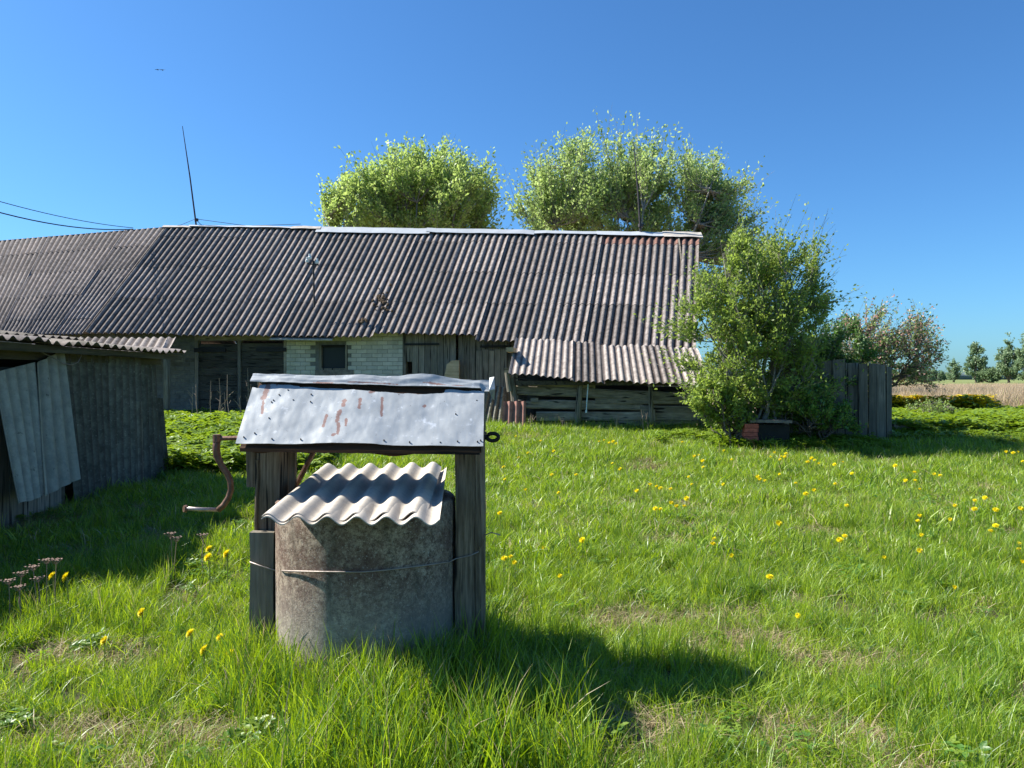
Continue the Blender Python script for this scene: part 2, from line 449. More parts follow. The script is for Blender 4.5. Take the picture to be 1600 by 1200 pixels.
#@@SETTING
# ------------------------------------------------------------------ the ground
def spaced(lo, hi, n, p):
    t = np.linspace(-1, 1, n)
    s_ = np.sign(t) * np.abs(t) ** p
    return np.where(s_ < 0, -s_ * lo, s_ * hi)
gx = spaced(-900, 900, 161, 3.2)
gy = np.concatenate([np.linspace(-30, 0, 16)[:-1], np.linspace(0, 24, 97)[:-1], 24 + (np.linspace(0, 1, 60) ** 2.6) * 1500])
GX, GY = np.meshgrid(gx, gy)
GZ = zt(GX, GY)
V = np.stack([GX.ravel(), GY.ravel(), GZ.ravel()], 1)
nx, ny = len(gx), len(gy)
ii, jj = np.meshgrid(np.arange(nx - 1), np.arange(ny - 1))
a = (jj * nx + ii).ravel()
Fq = np.stack([a, a + 1, a + 1 + nx, a + nx], 1)
gr = np_obj('ground', V, Fq, M['soil'], smooth=True)
tag(gr, 'uneven lawn soil with dry patches reaching out to the flat fields', kind='structure')

# distant wooded rise
def forest(name, D, h, x0, x1, seed, label):
    n = 260
    V_ = []; F_ = []
    for i in range(n + 1):
        x = x0 + (x1 - x0) * i / n
        hh = h * (0.65 + 0.4 * noise.noise((x * 0.012, seed, 0)) + 0.22 * noise.noise((x * 0.09, seed, 3)) + 0.12 * noise.noise((x * 0.4, seed, 5)))
        for k, (dy, kz) in enumerate(((0, -0.1), (-3, 0.45), (1, 0.8), (6, 1.0), (40, 0.9), (80, -0.1))):
            jz = 1 + 0.12 * noise.noise((x * 0.35, k * 2.7, seed))
            V_.append((x, D + dy + 3 * noise.noise((x * 0.2, k * 1.7, seed)), 0.8 + hh * kz * jz))
    for i in range(n):
        for k in range(5):
            q = i * 6 + k
            F_.append((q, q + 6, q + 7, q + 1))
    o = np_obj(name, V_, F_, M['forest'], smooth=False)
    tag(o, label, kind='structure')
M['forest'] = plain('distant_forest', (0.10, 0.14, 0.135), 1.0, 0, 0.35, 0.15, 0.5, 1.0)
forest('forest_ridge', 620, 8.0, -760, 900, 3.1, 'low dark wooded rise on the far horizon')
#@@BARN
# ------------------------------------------------------------------ corrugated sheets
def corr(name, quad, nribs, i0, i1, t0, t1, mat, parent, amp=0.026, lift0=0.0, lift1=0.015, seg=6, vseg=2, thick=0.007, ph=0.0, warp=0.0, ragged=0.0, own=True):
    """quad: top-left, top-right, bottom-right, bottom-left; ribs run top to bottom. One sheet covers ribs i0..i1 and t0..t1 of the slope."""
    A, B, Cc, Dd = [Vector(q) for q in quad]
    N = (B - A).cross(Dd - A); N.normalize()
    if N.z < 0 or (abs(N.z) < 0.2 and N.y > 0.0 and abs(N.x) < 0.6): N = -N
    nu = int(math.ceil((i1 - i0) * seg)) + 1
    top = []; bot = []; val = []
    sd = random.random() * 100
    for j in range(vseg + 1):
        tt = j / vseg
        for i in range(nu):
            r = i0 + (i1 - i0) * i / (nu - 1)
            s_ = r / nribs
            t = t0 + (t1 - t0) * tt
            if ragged and j == vseg: t += ragged * noise.noise((r * 0.9, sd, 0))
            p = A.lerp(B, s_).lerp(Dd.lerp(Cc, s_), t)
            w = amp * math.cos(2 * math.pi * r + ph)
            p = p + N * (w + lift0 + (lift1 - lift0) * tt + warp * noise.noise((r * 0.35, tt * 1.6, sd)))
            top.append(p); bot.append(p - N * thick); val.append(.5 - .5 * math.cos(2 * math.pi * r + ph))
    mb = MB()
    n = len(top)
    fs = []; caps = []
    for j in range(vseg):
        for i in range(nu - 1):
            q = j * nu + i
            fs.append((q, q + nu, q + nu + 1, q + 1))
            fs.append((n + q, n + q + 1, n + q + nu + 1, n + q + nu))
    for i in range(nu - 1):
        caps.append((i, i + 1, n + i + 1, n + i))
        q = vseg * nu + i
        caps.append((q, n + q, n + q + 1, q + 1))
    for j in range(vseg):
        q = j * nu
        caps.append((q, n + q, n + q + nu, q + nu))
        q = j * nu + nu - 1
        caps.append((q, q + nu, n + q + nu, n + q))
    allv = top + bot
    used = sorted({i for c in caps for i in c}); mp_ = {u: k for k, u in enumerate(used)}
    mb.add(allv, fs)
    mb.add([allv[u] for u in used], [tuple(mp_[i] for i in c) for c in caps])
    o = mb.build(name, mat, parent, smooth=True, own=own)
    at = o.data.attributes.new('valley', 'FLOAT', 'POINT'); at.data.foreach_set('value', val + val + [(val + val)[u] for u in used])
    return o

K = 0.14
NW = Vector((K, 1, 0)).normalized()      # away from the camera, across the barn
EW = Vector((1, -K, 0)).normalized()     # along the barn, to the right
def lineY(c, px):
    return c / (1 + K * (px - 800) / F)
def BP(px, py, c):                        # point on the upright plane Y + K X = c
    return P(px, py, lineY(c, px))
WC, EC, RC = 17.46, 16.94, 21.05          # wall, eave, ridge
barn = thing('barn', BP(600, 592, WC) * 1.0, 'long old barn with brown grey corrugated roof, pale brick wall and plank doors', 'barn')
barn.location.z = 0.4
RL, RR, ER, EL = BP(262, 354, RC), BP(1092, 368, RC), BP(1087, 531, EC), BP(136, 518, EC)
NR = 84
rowsT = [0.0, 0.12, 0.436, 0.726, 1.0]
for cix in range(12):
    i0 = cix * 7; i1 = i0 + 7
    mid = (i0 + i1) / 2 / NR
    pxm = 136 + 951 * mid
    for r in range(4):
        t0 = rowsT[r] - (0.02 if r else 0); t1 = rowsT[r + 1]
        if r == 3:
            if pxm > 800: t1 = 1.03 + 0.10 * (pxm - 800) / 290
            elif pxm > 632: t1 = 0.985
            else: t1 = 1.015
        mt = M['roof_red'] if (r == 0 and cix in (10, 11)) else M['roof']
        corr('roof_sheet', (RL, RR, ER, EL), NR, i0 - 0.04, i1 + 0.04, t0, t1 + random.uniform(-0.006, 0.006), mt, barn,
             lift0=-.005 + 0.011 * (cix % 2), lift1=0.005 + 0.011 * (cix % 2), amp=.030, warp=0.009, thick=.0045, vseg=3 if r else 1, ragged=0.004 if r == 3 else .002)
# left wing of the roof (turned a little more)
K2 = 0.27
def wing(px, py, p0):
    c = p0.y + K2 * p0.x
    return P(px, py, c / (1 + K2 * (px - 800) / F))
LRr, LEr = RL + Vector((-0.05, 0, -0.02)), EL + Vector((-0.05, 0, 0))
LRl, LEl = wing(-240, 396, LRr), wing(-240, 524, LEr)
for cix in range(9):
    i0 = cix * 7
    for r, (t0, t1) in enumerate(((0, 0.2), (0.18, 0.44), (0.42, 0.68), (0.66, 0.9), (0.88, 1.02))):
        corr('roof_sheet', (LRl, LRr, LEr, LEl), 63, i0 - 0.04, i0 + 7.04, t0, t1, M['roof'], barn,
             lift0=-.005 + 0.003 * (cix % 2), lift1=0.003 + 0.003 * (cix % 2), thick=.0045, amp=.030, warp=0.014, vseg=2, ragged=0.0)
# roof back slopes (plain)
mb = MB()
back = NW * 4.3 + Vector((0, 0, -3.4))
LB = LRl + back; 
for a_, b_ in ((LRl, LRr), (RL, RR)):
    mb.add([a_ + Vector((0, 0, 0.01)), b_ + Vector((0, 0, 0.01)), b_ + back, a_ + back, a_ + Vector((0, 0, -0.08)), b_ + Vector((0, 0, -0.08)), b_ + back + Vector((0, 0, -0.1)), a_ + back + Vector((0, 0, -0.1))],
           [(0, 1, 2, 3), (7, 6, 5, 4), (0, 3, 7, 4), (1, 5, 6, 2), (2, 6, 7, 3)])
mb.build('back_roof', M['roof'], barn)
# ridge caps
def ridge_cap(px0, px1, dn, mat, lift=0.05, back_=0.2, nm='ridge_cap', up0=0, up1=0):
    mb = MB()
    n = 10
    vs = []
    dvec = (EL - RL).normalized()
    for k in range(n + 1):
        px = px0 + (px1 - px0) * k / n
        s_ = (px - 262) / (1092 - 262)
        top = RL.lerp(RR, s_) + Vector((0, 0, lift + 0.02 * noise.noise((px * 0.05, 0, lift)) + up0 + (up1 - up0) * k / n))
        f = top + dvec * (dn + 0.03 * noise.noise((px * 0.03, 2, lift))) + Vector((0, -0.03, 0.005))
        b = top + NW * back_ + Vector((0, 0, -back_ * 0.8))
        off = Vector((0, 0, -0.006))
        vs += [f, top, b, f + off, top + off, b + off]
    fs = []
    for k in range(n):
        q = k * 6
        fs += [(q, q + 6, q + 7, q + 1), (q + 1, q + 7, q + 8, q + 2), (q + 3, q + 4, q + 10, q + 9), (q + 4, q + 5, q + 11, q + 10), (q, q + 3, q + 9, q + 6), (q + 2, q + 8, q + 11, q + 5)]
    fs += [(0, 1, 4, 3), (1, 2, 5, 4)]
    q = n * 6
    fs += [(q, q + 3, q + 4, q + 1), (q + 1, q + 4, q + 5, q + 2)]
    mb.add(vs, fs)
    return mb.build(nm, mat, barn, own=True)
ridge_cap(300, 516, 0.10, M['zinc_far'], 0.07)
ridge_cap(472, 520, 0.16, M['ridge_cement'], 0.085)
ridge_cap(514, 694, 0.33, M['zinc_far'], 0.075)
ridge_cap(688, 852, 0.25, M['zinc_far'], 0.085)
ridge_cap(848, 960, 0.17, M['zinc_far'], 0.07)
ridge_cap(945, 1045, 0.22, M['zinc_far'], 0.08)
ridge_cap(1040, 1095, 0.30, M['ridge_cement'], 0.10, nm='ridge_tile')
ridge_cap(255, 305, 0.12, M['ridge_cement'], 0.04, nm='ridge_tile')

def wz_(px, py, c=WC): return BP(px, py, c).z
def wslab(px0, px1, z0, z1, c, t, mat, name, parent, z0b=None, z1b=None):
    """slab on the barn front: c = plane of its front face"""
    a, b = BP(px0, 592, c), BP(px1, 592, c)
    mb = MB(); mb.slab((a.x, a.y), (b.x, b.y), z0, z1, t, NW, 0, z0b, z1b)
    return mb.build(name, mat, parent, own=True)
G0 = 0.30
# brick walls: mortar body with the openings left free, then bricks
wall = wslab(446, 498, G0, 2.66, WC, 0.3, M['mortar'], 'brick_wall', barn)
wslab(498, 543, G0, wz_(520, 578), WC, 0.3, M['mortar'], 'brick_wall', barn)
wslab(498, 543, wz_(520, 539), 2.66, WC, 0.3, M['mortar'], 'brick_wall', barn)
wslab(543, 630, G0, 2.66, WC, 0.3, M['mortar'], 'brick_wall', barn)
wslab(215, 304, G0, 2.66, WC, 0.3, M['mortar'], 'brick_wall', barn)
def brick_mesh(l, h, mt_='brick'):
    mb = MB(); b = 0.006
    x, y, z = l / 2, 0.03, h / 2
    vs = [(-x, y, -z), (x, y, -z), (x, y, z), (-x, y, z), (-x, -y + b, -z), (x, -y + b, -z), (x, -y + b, z), (-x, -y + b, z),
          (-x + b, -y, -z + b), (x - b, -y, -z + b), (x - b, -y, z - b), (-x + b, -y, z - b)]
    fs = [(4, 5, 9, 8), (5, 6, 10, 9), (6, 7, 11, 10), (7, 4, 8, 11), (8, 9, 10, 11), (0, 1, 5, 4), (1, 2, 6, 5), (2, 3, 7, 6), (3, 0, 4, 7)]
    me = bpy.data.meshes.new('brick')
    me.from_pydata(vs, [], [f[::-1] if False else f for f in fs]); me.materials.append(M[mt_])
    return me
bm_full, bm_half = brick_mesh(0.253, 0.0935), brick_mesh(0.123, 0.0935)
bd_full, bd_half = brick_mesh(0.253, 0.0935, 'brick_shaded'), brick_mesh(0.123, 0.0935, 'brick_shaded')
rotz = -math.atan(K)
blist = []
def lay(px0, px1, zlo, zhi, hole=None):
    a, b = BP(px0, 592, WC), BP(px1, 592, WC)
    a.z = b.z = 0
    L = (b - a).length
    r = 0
    z = zhi - 0.05
    while z > zlo:
        s = 0.13 if r % 2 else 0.0
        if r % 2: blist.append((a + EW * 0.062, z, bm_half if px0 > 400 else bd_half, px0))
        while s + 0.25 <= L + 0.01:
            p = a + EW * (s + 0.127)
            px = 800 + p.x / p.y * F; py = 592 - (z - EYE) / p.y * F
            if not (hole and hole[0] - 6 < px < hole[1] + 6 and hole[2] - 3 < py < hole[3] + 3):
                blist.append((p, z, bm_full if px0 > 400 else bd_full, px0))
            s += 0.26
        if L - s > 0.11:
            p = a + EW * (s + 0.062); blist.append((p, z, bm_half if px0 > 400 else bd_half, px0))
        z -= 0.1005; r += 1
lay(446, 630, 0.42, 2.62, (499, 542, 539, 578))
lay(215, 304, 0.42, 2.62)
blist.sort(key=lambda b: -(b[1] + (3 if b[3] > 400 else 0)))
stuff_mb = MB()
for k, (p, z, me, _) in enumerate(blist):
    c_ = Vector((p.x, p.y, z)) + NW * (0.024 - random.uniform(0, 0.004))
    if k < 298:
        o = bpy.data.objects.new('brick', me); COL.objects.link(o); o.parent = wall
        o.location = c_ - world_loc(wall); o.rotation_euler = (0, 0, rotz + random.uniform(-0.008, 0.008))
    else:
        R = Matrix.Rotation(rotz, 3, 'Z')
        stuff_mb.add([R @ v_.co + c_ for v_ in me.vertices], [tuple(p_.vertices) for p_ in me.polygons])
if stuff_mb.v: tag(stuff_mb.build('brick_courses', M['brick_shaded'], barn), kind='stuff')
# timber band under the eaves
wslab(215, 632, 2.66, 2.80, WC - 0.04, 0.2, M['beam'], 'wall_plate', barn)
# back wall, ends, floor inside (dark)
wslab(634, 1078, 2.62, 2.78, WC + 0.15, 0.2, M['black_wood'], 'wall_plate', barn)
mb = MB()
a, b = BP(1078, 592, WC), BP(-240, 592, WC)
p0, p1 = a + NW * 7.5, b + NW * 7.5
mb.slab((p1.x, p1.y), (p0.x, p0.y), G0, 2.75, 0.2, NW)
mb.build('back_wall', M['mortar'], barn)
# right gable of boards
ga = BP(1078, 592, WC); 
for k in range(26):
    u0, u1 = k * 0.3, k * 0.3 + 0.285
    a = ga + NW * u0; b = ga + NW * u1
    hh = lambda u: 2.45 + 3.2 * (1 - abs(u - 3.7) / 3.9)
    mb = MB(); mb.slab((a.x, a.y), (b.x, b.y), G0, min(hh(u0), 5.45), 0.04, EW, 0, None, min(hh(u1), 5.45))
    mb.build('gable_board', M['wood_v'], barn, own=True)
wslab(-240, 215, G0, 2.66, WC, 0.3, M['old_cement'], 'plastered_wall', barn)
# wooden wall behind the lean-to
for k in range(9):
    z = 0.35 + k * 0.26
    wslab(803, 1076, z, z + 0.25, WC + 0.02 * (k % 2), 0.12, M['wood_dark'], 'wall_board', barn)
# window
wt, wb = wz_(520, 539), wz_(520, 578)
fr = wslab(498, 502, wb, wt, WC - 0.02, 0.12, M['wood_v'], 'window_frame', barn)
wslab(539.5, 543, wb, wt, WC - 0.02, 0.12, M['wood_v'], 'window_frame', barn)
wslab(502, 539.5, wt - 0.05, wt, WC - 0.02, 0.12, M['black_wood'], 'window_frame', barn)
wslab(502, 539.5, wb, wb + 0.04, WC - 0.02, 0.12, M['wood_v'], 'window_frame', barn)
wslab(502, 539.5, wb + 0.04, wt - 0.05, WC + 0.06, 0.01, M['glass'], 'window_pane', barn)
wslab(492, 552, wb - 0.13, wb, WC - 0.03, 0.14, M['old_cement'], 'window_sill', barn)
# awning board over the left of the brick wall
aw = MB(); a0, a1 = BP(421, 531, EC - 0.05), BP(519, 532, EC - 0.05)
b1 = BP(524, 526, EC + 0.25); b0 = BP(430, 525, EC + 0.25)
aw.hexa([a0, a1, b1, b0] + [q + Vector((0, 0, 0.03)) for q in (a0, a1, b1, b0)])
aw.build('awning_board', M['roof_pale'], barn, own=True)
# left double door of level boards
def boards_h(px0, px1, zlo, zhi, n, c, mat, parent, nm='board', t=0.03):
    h = (zhi - zlo) / n
    z = zlo
    for k in range(n):
        hh = h * random.uniform(0.93, 0.975)
        dz = random.uniform(-0.006, 0.006)
        wslab(px0 + random.uniform(0, .6), px1 - random.uniform(0, .6), z, z + hh, c - random.uniform(0, 0.012), t, mat, nm, parent, z + dz, z + hh + dz)
        z += h
def door(px0, px1, pytop, zlo, c):
    o = bpy.data.objects.new('door', None); COL.objects.link(o); o.parent = barn
    q = BP((px0 + px1) / 2, 592, c); q.z = zlo
    o.location = q - barn.location
    return o
zt1 = wz_(375, 537)
d1 = door(308, 371, 537, 0.42, WC); d2 = door(376, 443, 537, 0.42, WC)
boards_h(309, 371, 0.42, zt1, 10, WC + 0.03, M['wood_dark'], d1)
boards_h(376, 443, 0.42, zt1 + 0.02, 10, WC + 0.03, M['wood_dark'], d2)
for pa, pb in ((304, 309), (371, 376), (443, 447)):
    wslab(pa, pb, G0, zt1 + 0.08, WC - 0.02, 0.12, M['wood_v'], 'door_post', barn)
wslab(304, 447, zt1 + 0.08, 2.66, WC - 0.01, 0.14, M['wood_h'], 'door_lintel', barn)
zh = wz_(340, 547)
wslab(303, 352, zh - 0.05, zh + 0.05, WC - 0.035, 0.03, M['black_iron'], 'strap_hinge', d1)
wslab(400, 447, zh - 0.05, zh + 0.05, WC - 0.035, 0.03, M['black_iron'], 'strap_hinge', d2)
# right double door of upright planks
def planks_v(px0, px1, n, zlo, zhi, c, mat, parent, hole=None, ragged=0.02, nm='plank', tilt=0):
    w = (px1 - px0) / n
    for k in range(n):
        a_, b_ = px0 + k * w + 0.35, px0 + (k + 1) * w - 0.3
        z1 = zhi + random.uniform(-ragged, ragged)
        z0 = zlo
        if hole and a_ < hole[0]: z0 = hole[1]
        wslab(a_, b_, z0, z1, c - random.uniform(0, 0.012), 0.03, mat, nm, parent)
        if hole and a_ < hole[0]: wslab(a_, b_, zlo, hole[2], c, 0.03, mat, nm, parent)
d3 = door(634, 712, 517, 0.45, WC)
planks_v(634, 712.5, 8, 0.45, wz_(672, 519), WC + 0.02, M['wood_v'], d3, hole=(640, wz_(640, 565), wz_(640, 584)))
zh = wz_(660, 538)
wslab(632, 686, zh - 0.025, zh + 0.025, WC - 0.03, 0.02, M['black_iron'], 'strap_hinge', d3)
wslab(634, 712, 0.75, 0.85, WC + 0.055, 0.03, M['wood_h'], 'ledge', d3)
d4 = door(716, 797, 523, 0.45, WC)
planks_v(716, 797, 9, 0.95, wz_(756, 524), WC - 0.05, M['wood_v'], d4)
planks_v(744, 792, 5, 0.62, wz_(756, 547), WC - 0.09, M['wood_v'], d4)
zh = wz_(770, 542)
wslab(750, 799, zh - 0.025, zh + 0.03, WC - 0.13, 0.02, M['black_iron'], 'strap_hinge', d4)
wslab(716, 740, wz_(730, 562), wz_(730, 562) + 0.02, WC - 0.065, 0.01, M['wood_h'], 'ledge', d4)
wslab(629, 634, G0, 2.62, WC - 0.02, 0.2, M['wood_v'], 'door_post', barn)
wslab(797, 803, G0, 2.55, WC - 0.02, 0.2, M['wood_v'], 'door_post', barn)
# pale stump of sawn wood leaning between the leaves
mb = MB(); q = BP(706, 563, WC - 0.30)
b0_, b1_ = BP(692, 592, WC - 0.3), BP(717, 592, WC - 0.3)
mb.add([Vector((b0_.x - .1, b0_.y, .9)), Vector((b1_.x, b1_.y, .9)), Vector((b1_.x, b1_.y, q.z + .0)), Vector((q.x, q.y, q.z)), Vector((q.x - .12, q.y, q.z - .1))] +
       [v_ + NW * 0.12 for v_ in (Vector((b0_.x - .1, b0_.y, .9)), Vector((b1_.x, b1_.y, .9)), Vector((b1_.x, b1_.y, q.z)), Vector((q.x, q.y, q.z)), Vector((q.x - .12, q.y, q.z - .1)))],
       [(0, 1, 2, 3, 4), (9, 8, 7, 6, 5), (0, 5, 6, 1), (1, 6, 7, 2), (2, 7, 8, 3), (3, 8, 9, 4), (4, 9, 5, 0)])
mb.build('rotten_slab', M['pale_wood'], None)
tag(bpy.context.scene.objects['rotten_slab'], 'pale broken wooden slab standing in the gap between the barn door leaves', 'slab')

# small masts, wires
def mast(px0, py0, px1, py1, D, r, label, name='lightning_mast'):
    t = thing(name, P(px1, py1, D), label, 'mast')
    mb = MB(); a, b = P(px1, py1 + 6, D), P(px0, py0, D)
    mb.tube([a, a.lerp(b, .5) + Vector((0.015, 0, 0)), b], [r, r * .8, r * .35], 6); mb.build('pole', M['mast'], t)
    mb = MB(); mb.tube([a + Vector((0, 0, .2)), a + Vector((0, 0, .28))], r * 2.2, 8); mb.build('collar', M['mast'], t)
    return t
DR = lineY(RC, 305)
mt = mast(285, 197, 307, 350, DR, 0.026, 'tall thin leaning mast on the left end of the barn ridge')
for px, py in ((262, 356), (318, 354), (470, 350)):
    mb = MB(); a = P(305.5, 342, DR); b = P(px, py, lineY(RC, px)); c_ = a.lerp(b, .5) - Vector((0, 0, 0.08 * (b - a).length * .5))
    mb.tube([a, a.lerp(c_, .5), c_, c_.lerp(b, .5), b], 0.008, 4); mb.build('guy_wire', M['cable'], mt)
mast(990, 222, 1001, 360, lineY(RC, 1000), 0.036, 'thin straight mast on the right part of the barn ridge')
# insulator bracket standing on the roof slope
D0 = 18.3
ib = thing('insulator_bracket', P(491, 476, 18.0), 'iron bracket with white insulators standing on the barn roof', 'insulator bracket')
D0 = 18.0
mb = MB(); mb.tube([P(491, 480, D0), P(489.5, 407, D0)], 0.022, 6); mb.build('pole', M['mast'], ib)
mb = MB(); mb.tube([P(480, 412, D0), P(498, 414, D0)], 0.018, 6); mb.build('crossbar', M['mast'], ib)
for px, py in ((480, 407), (495.5, 409), (484, 402)):
    mb = MB(); a = P(px, py + 3, D0); mb.tube([a, a + Vector((0, 0, .05)), a + Vector((0, 0, .07)), a + Vector((0, 0, .13))], [.04, .05, .03, .025], 8); mb.build('insulator', M['porcelain'], ib)
for k, (ya, yb, lab) in enumerate(((297, 356, 'upper black cable running from the left edge down to the barn ridge'), (307, 358, 'lower black cable sagging from the left edge to the barn ridge'))):
    a, b = P(-140, ya - 26 + 6 * k, 14), P(208, yb, 21.6)
    pts = []
    for i in range(17):
        t = i / 16
        p = a.lerp(b, t); p.z -= 1.3 * t * (1 - t) * (0.5 + .35 * k); pts.append(p)
    mb = MB(); mb.tube(pts, 0.009 + 0.005 * k, 5)
    tag(mb.build('cable', M['cable']), lab, 'cable', 'cables to the barn')

# porch roof at the foot of the left end
pq = (BP(60, 527, EC - 0.1), BP(276, 528.5, EC - 0.1), BP(262, 552, EC - 1.0), BP(40, 552, EC - 1.0))
for k in range(3):
    corr('porch_roof_sheet', pq, 19, k * 6.3, k * 6.3 + 6.4, 0, 1, M['roof_pale'] if k == 2 else M['roof'], barn, lift0=0.004 * k, lift1=.01, warp=0.02)
mb = MB()
a, b = BP(262, 592, EC - 0.95), BP(240, 592, WC)
mb.slab((a.x - .1, a.y), (a.x, a.y), .35, 2.0, .1, NW); mb.build('porch_post', M['wood_v'], barn, own=True)
mb = MB(); a = BP(40, 592, EC - .95); b = BP(258, 592, EC - .95)
mb.slab((a.x, a.y), (b.x, b.y), 1.95, 2.05, .1, NW); mb.build('porch_beam', M['beam'], barn, own=True)

# ------------------------------------------------------------------ timber lean-to at the right
LC = 15.55
lean = thing('timber_lean_to', BP(950, 670, LC), 'low timber lean-to with short corrugated roof against the right end of the barn', 'lean-to')
lean.location.z = 0.42
lq = (BP(806, 528, 16.55), BP(1090, 545, 16.55), BP(1112, 604, 15.05), BP(794, 587, 15.05))
cols = [(0, 4.7, 0.97, 'roof_pale'), (4.6, 9.0, 1.0, 'roof_pale'), (8.8, 13.6, 1.05, 'roof'), (13.3, 17.6, 1.0, 'roof_pale'), (17.4, 20.4, 1.02, 'roof_pale'), (20.2, 24.0, 1.0, 'roof'), (23.8, 28.0, 1.0, 'roof_pale')]
for k, (a, b, t1, mm) in enumerate(cols):
    corr('roof_sheet', lq, 28, a, b, 0.0 if k != 3 else 0.06, t1, M[mm], lean, amp=0.022, lift0=0.01 * (k % 2), lift1=0.012 * (k % 2) + .01, warp=0.02, vseg=2, ragged=0.01)
# logs of the front wall
ys = [(602, 617, 603, 612), (617.5, 634, 621, 633), (634, 648, 636, 652), (649, 659, 650, 664), (660, 672, 661, 674)]
logs = [(808, 930, 600, 604, 10, 0.02), (806, 1098, 609, 622, 15, 0), (930, 1098, 627, 627, 9, 0.01), (806, 1008, 631, 634, 14, 0.03), (1000, 1098, 640, 640, 12, 0.0), (838, 1098, 650, 651, 14, -0.01), (806, 1000, 664, 664, 9, 0.03), (960, 1098, 663, 655, 12, 0.02), (806, 1098, 675, 674, 10, 0.05)]
for px0, px1, ya, yb, h, off in logs:
    n = 7; mb = MB()
    pts = []; rad = []
    top = []; 
    a, b = BP(px0, ya, LC + off), BP(px1, yb, LC + off)
    hh = h / F * 15.5 / 2
    vs = []
    for k in range(n):
        t = k / (n - 1)
        c_ = a.lerp(b, t) + Vector((0, 0, 0.015 * noise.noise((px0 + t * 5, ya, 0))))
        r = hh * (1 + 0.18 * noise.noise((t * 4, ya, 9)))
        for s1, s2 in ((-1, -.7), (-1, .7), (-.6, 1), (.6, 1), (1, .7), (1, -.7), (.6, -1), (-.6, -1)):
            vs.append(c_ + NW * (0.05 * s1) + Vector((0, 0, r * s2)))
    fs = []
    for k in range(n - 1):
        for j in range(8):
            q, w = k * 8 + j, k * 8 + (j + 1) % 8
            fs.append((q, w, w + 8, q + 8))
    fs += [tuple(range(8))[::-1], tuple(range((n - 1) * 8, n * 8))]
    mb.add(vs, fs); mb.build('wall_log', M['wood_h'], lean, own=True)
for px, ya, yb, r, dx in ((907, 598, 676, 0.065, -6), (1016, 600, 678, 0.05, 3), (1022, 640, 678, 0.035, 0), (800, 590, 670, 0.075, 8), (1098, 602, 678, 0.06, 0)):
    mb = MB(); a, b = BP(px, ya, LC - 0.16), BP(px + dx, yb, LC - 0.16)
    pts = [a.lerp(b, t) + Vector((0.012 * noise.noise((px, t * 5, 0)), 0, 0)) for t in (0, .25, .5, .75, 1)]
    mb.tube(pts, [r * .8, r * .9, r, r * 1.05, r * 1.1], 8); mb.build('post', M['wood_v'], lean, own=True)
wslab(806, 1098, wz_(950, 602, 15.2), wz_(950, 602, 15.2) + .09, 15.24, .09, M['beam'], 'eave_beam', lean)
# short pale boards at the left end
for px, py, w, h in ((835, 625, 12, 7), (842, 655, 0, 0)):
    if w: wslab(px - w / 2, px + w / 2, wz_(px, py + h / 2, LC), wz_(px, py - h / 2, LC), LC - 0.08, .02, M['wood_h'], 'short_board', lean)
wslab(838, 872, wz_(850, 657, LC), wz_(850, 645, LC), LC - 0.09, .03, M['wood_h'], 'short_board', lean)
for x0, x1, y0, y1 in ((791, 802, 543, 550), (788, 796, 575, 583)):
    wslab(x0, x1, wz_(x0, y1, 15.5), wz_(x0, y0, 15.5), 15.45, .5, M['pale_wood'], 'rafter_end', lean)
mb = MB(); mb.tube([BP(792, 582, 15.3), BP(796, 612, 15.3)], .05, 8); mb.build('prop', M['wood_v'], lean, own=True)
# side walls of the lean-to
for k in range(5):
    z = .4 + k * .28
    mb = MB(); a = BP(806, 592, LC) ; b = a + NW * 1.7
    mb.slab((a.x, a.y), (b.x, b.y), z, z + .26, .04, EW); mb.build('side_board', M['wood_h'], lean, own=True)
    mb = MB(); a = BP(1096, 592, LC) ; b = a + NW * 1.7
    mb.slab((a.x, a.y), (b.x, b.y), z, z + .26, .04, EW); mb.build('side_board', M['wood_h'], lean, own=True)
# cord
mb = MB(); mb.tube([BP(919, 600, LC - .35), BP(917.5, 620, LC - .35), BP(916, 643, LC - .35)], .012, 5); mb.tube([BP(916, 641, LC - .35), BP(916, 645, LC - .35)], .022, 6)
tag(mb.build('hanging_cord', M['cord']), 'thin pale cord hanging from the lean-to eave beside the middle post', 'cord')
# reddish sheet leaning at the left end
rs = thing('leaning_sheet', BP(803, 672, LC - .4), 'reddish corrugated sheet standing upright at the left corner of the lean-to', 'sheet', 'loose corrugated sheets')
rq = (BP(786, 627, LC - .35), BP(822, 627, LC - .35), BP(821, 676, LC - .5), BP(784, 676, LC - .5))
corr('corrugated_sheet', rq, 3.3, 0, 3.3, 0, 1, M['pink_sheet'], rs, amp=0.03, lift0=0, lift1=0)
ls = thing('leaning_sheet', BP(775, 665, WC - .6), 'dark corrugated sheet leaning crooked against the open barn door', 'sheet', 'loose corrugated sheets')
lsq = (BP(766, 600, WC - .35), BP(791, 606, WC - .35), BP(785, 668, WC - .8), BP(752, 664, WC - .8))
corr('corrugated_sheet', lsq, 3.6, 0, 3.6, 0, 1, M['shed_sheet'], ls, amp=0.028, lift0=0, lift1=0)
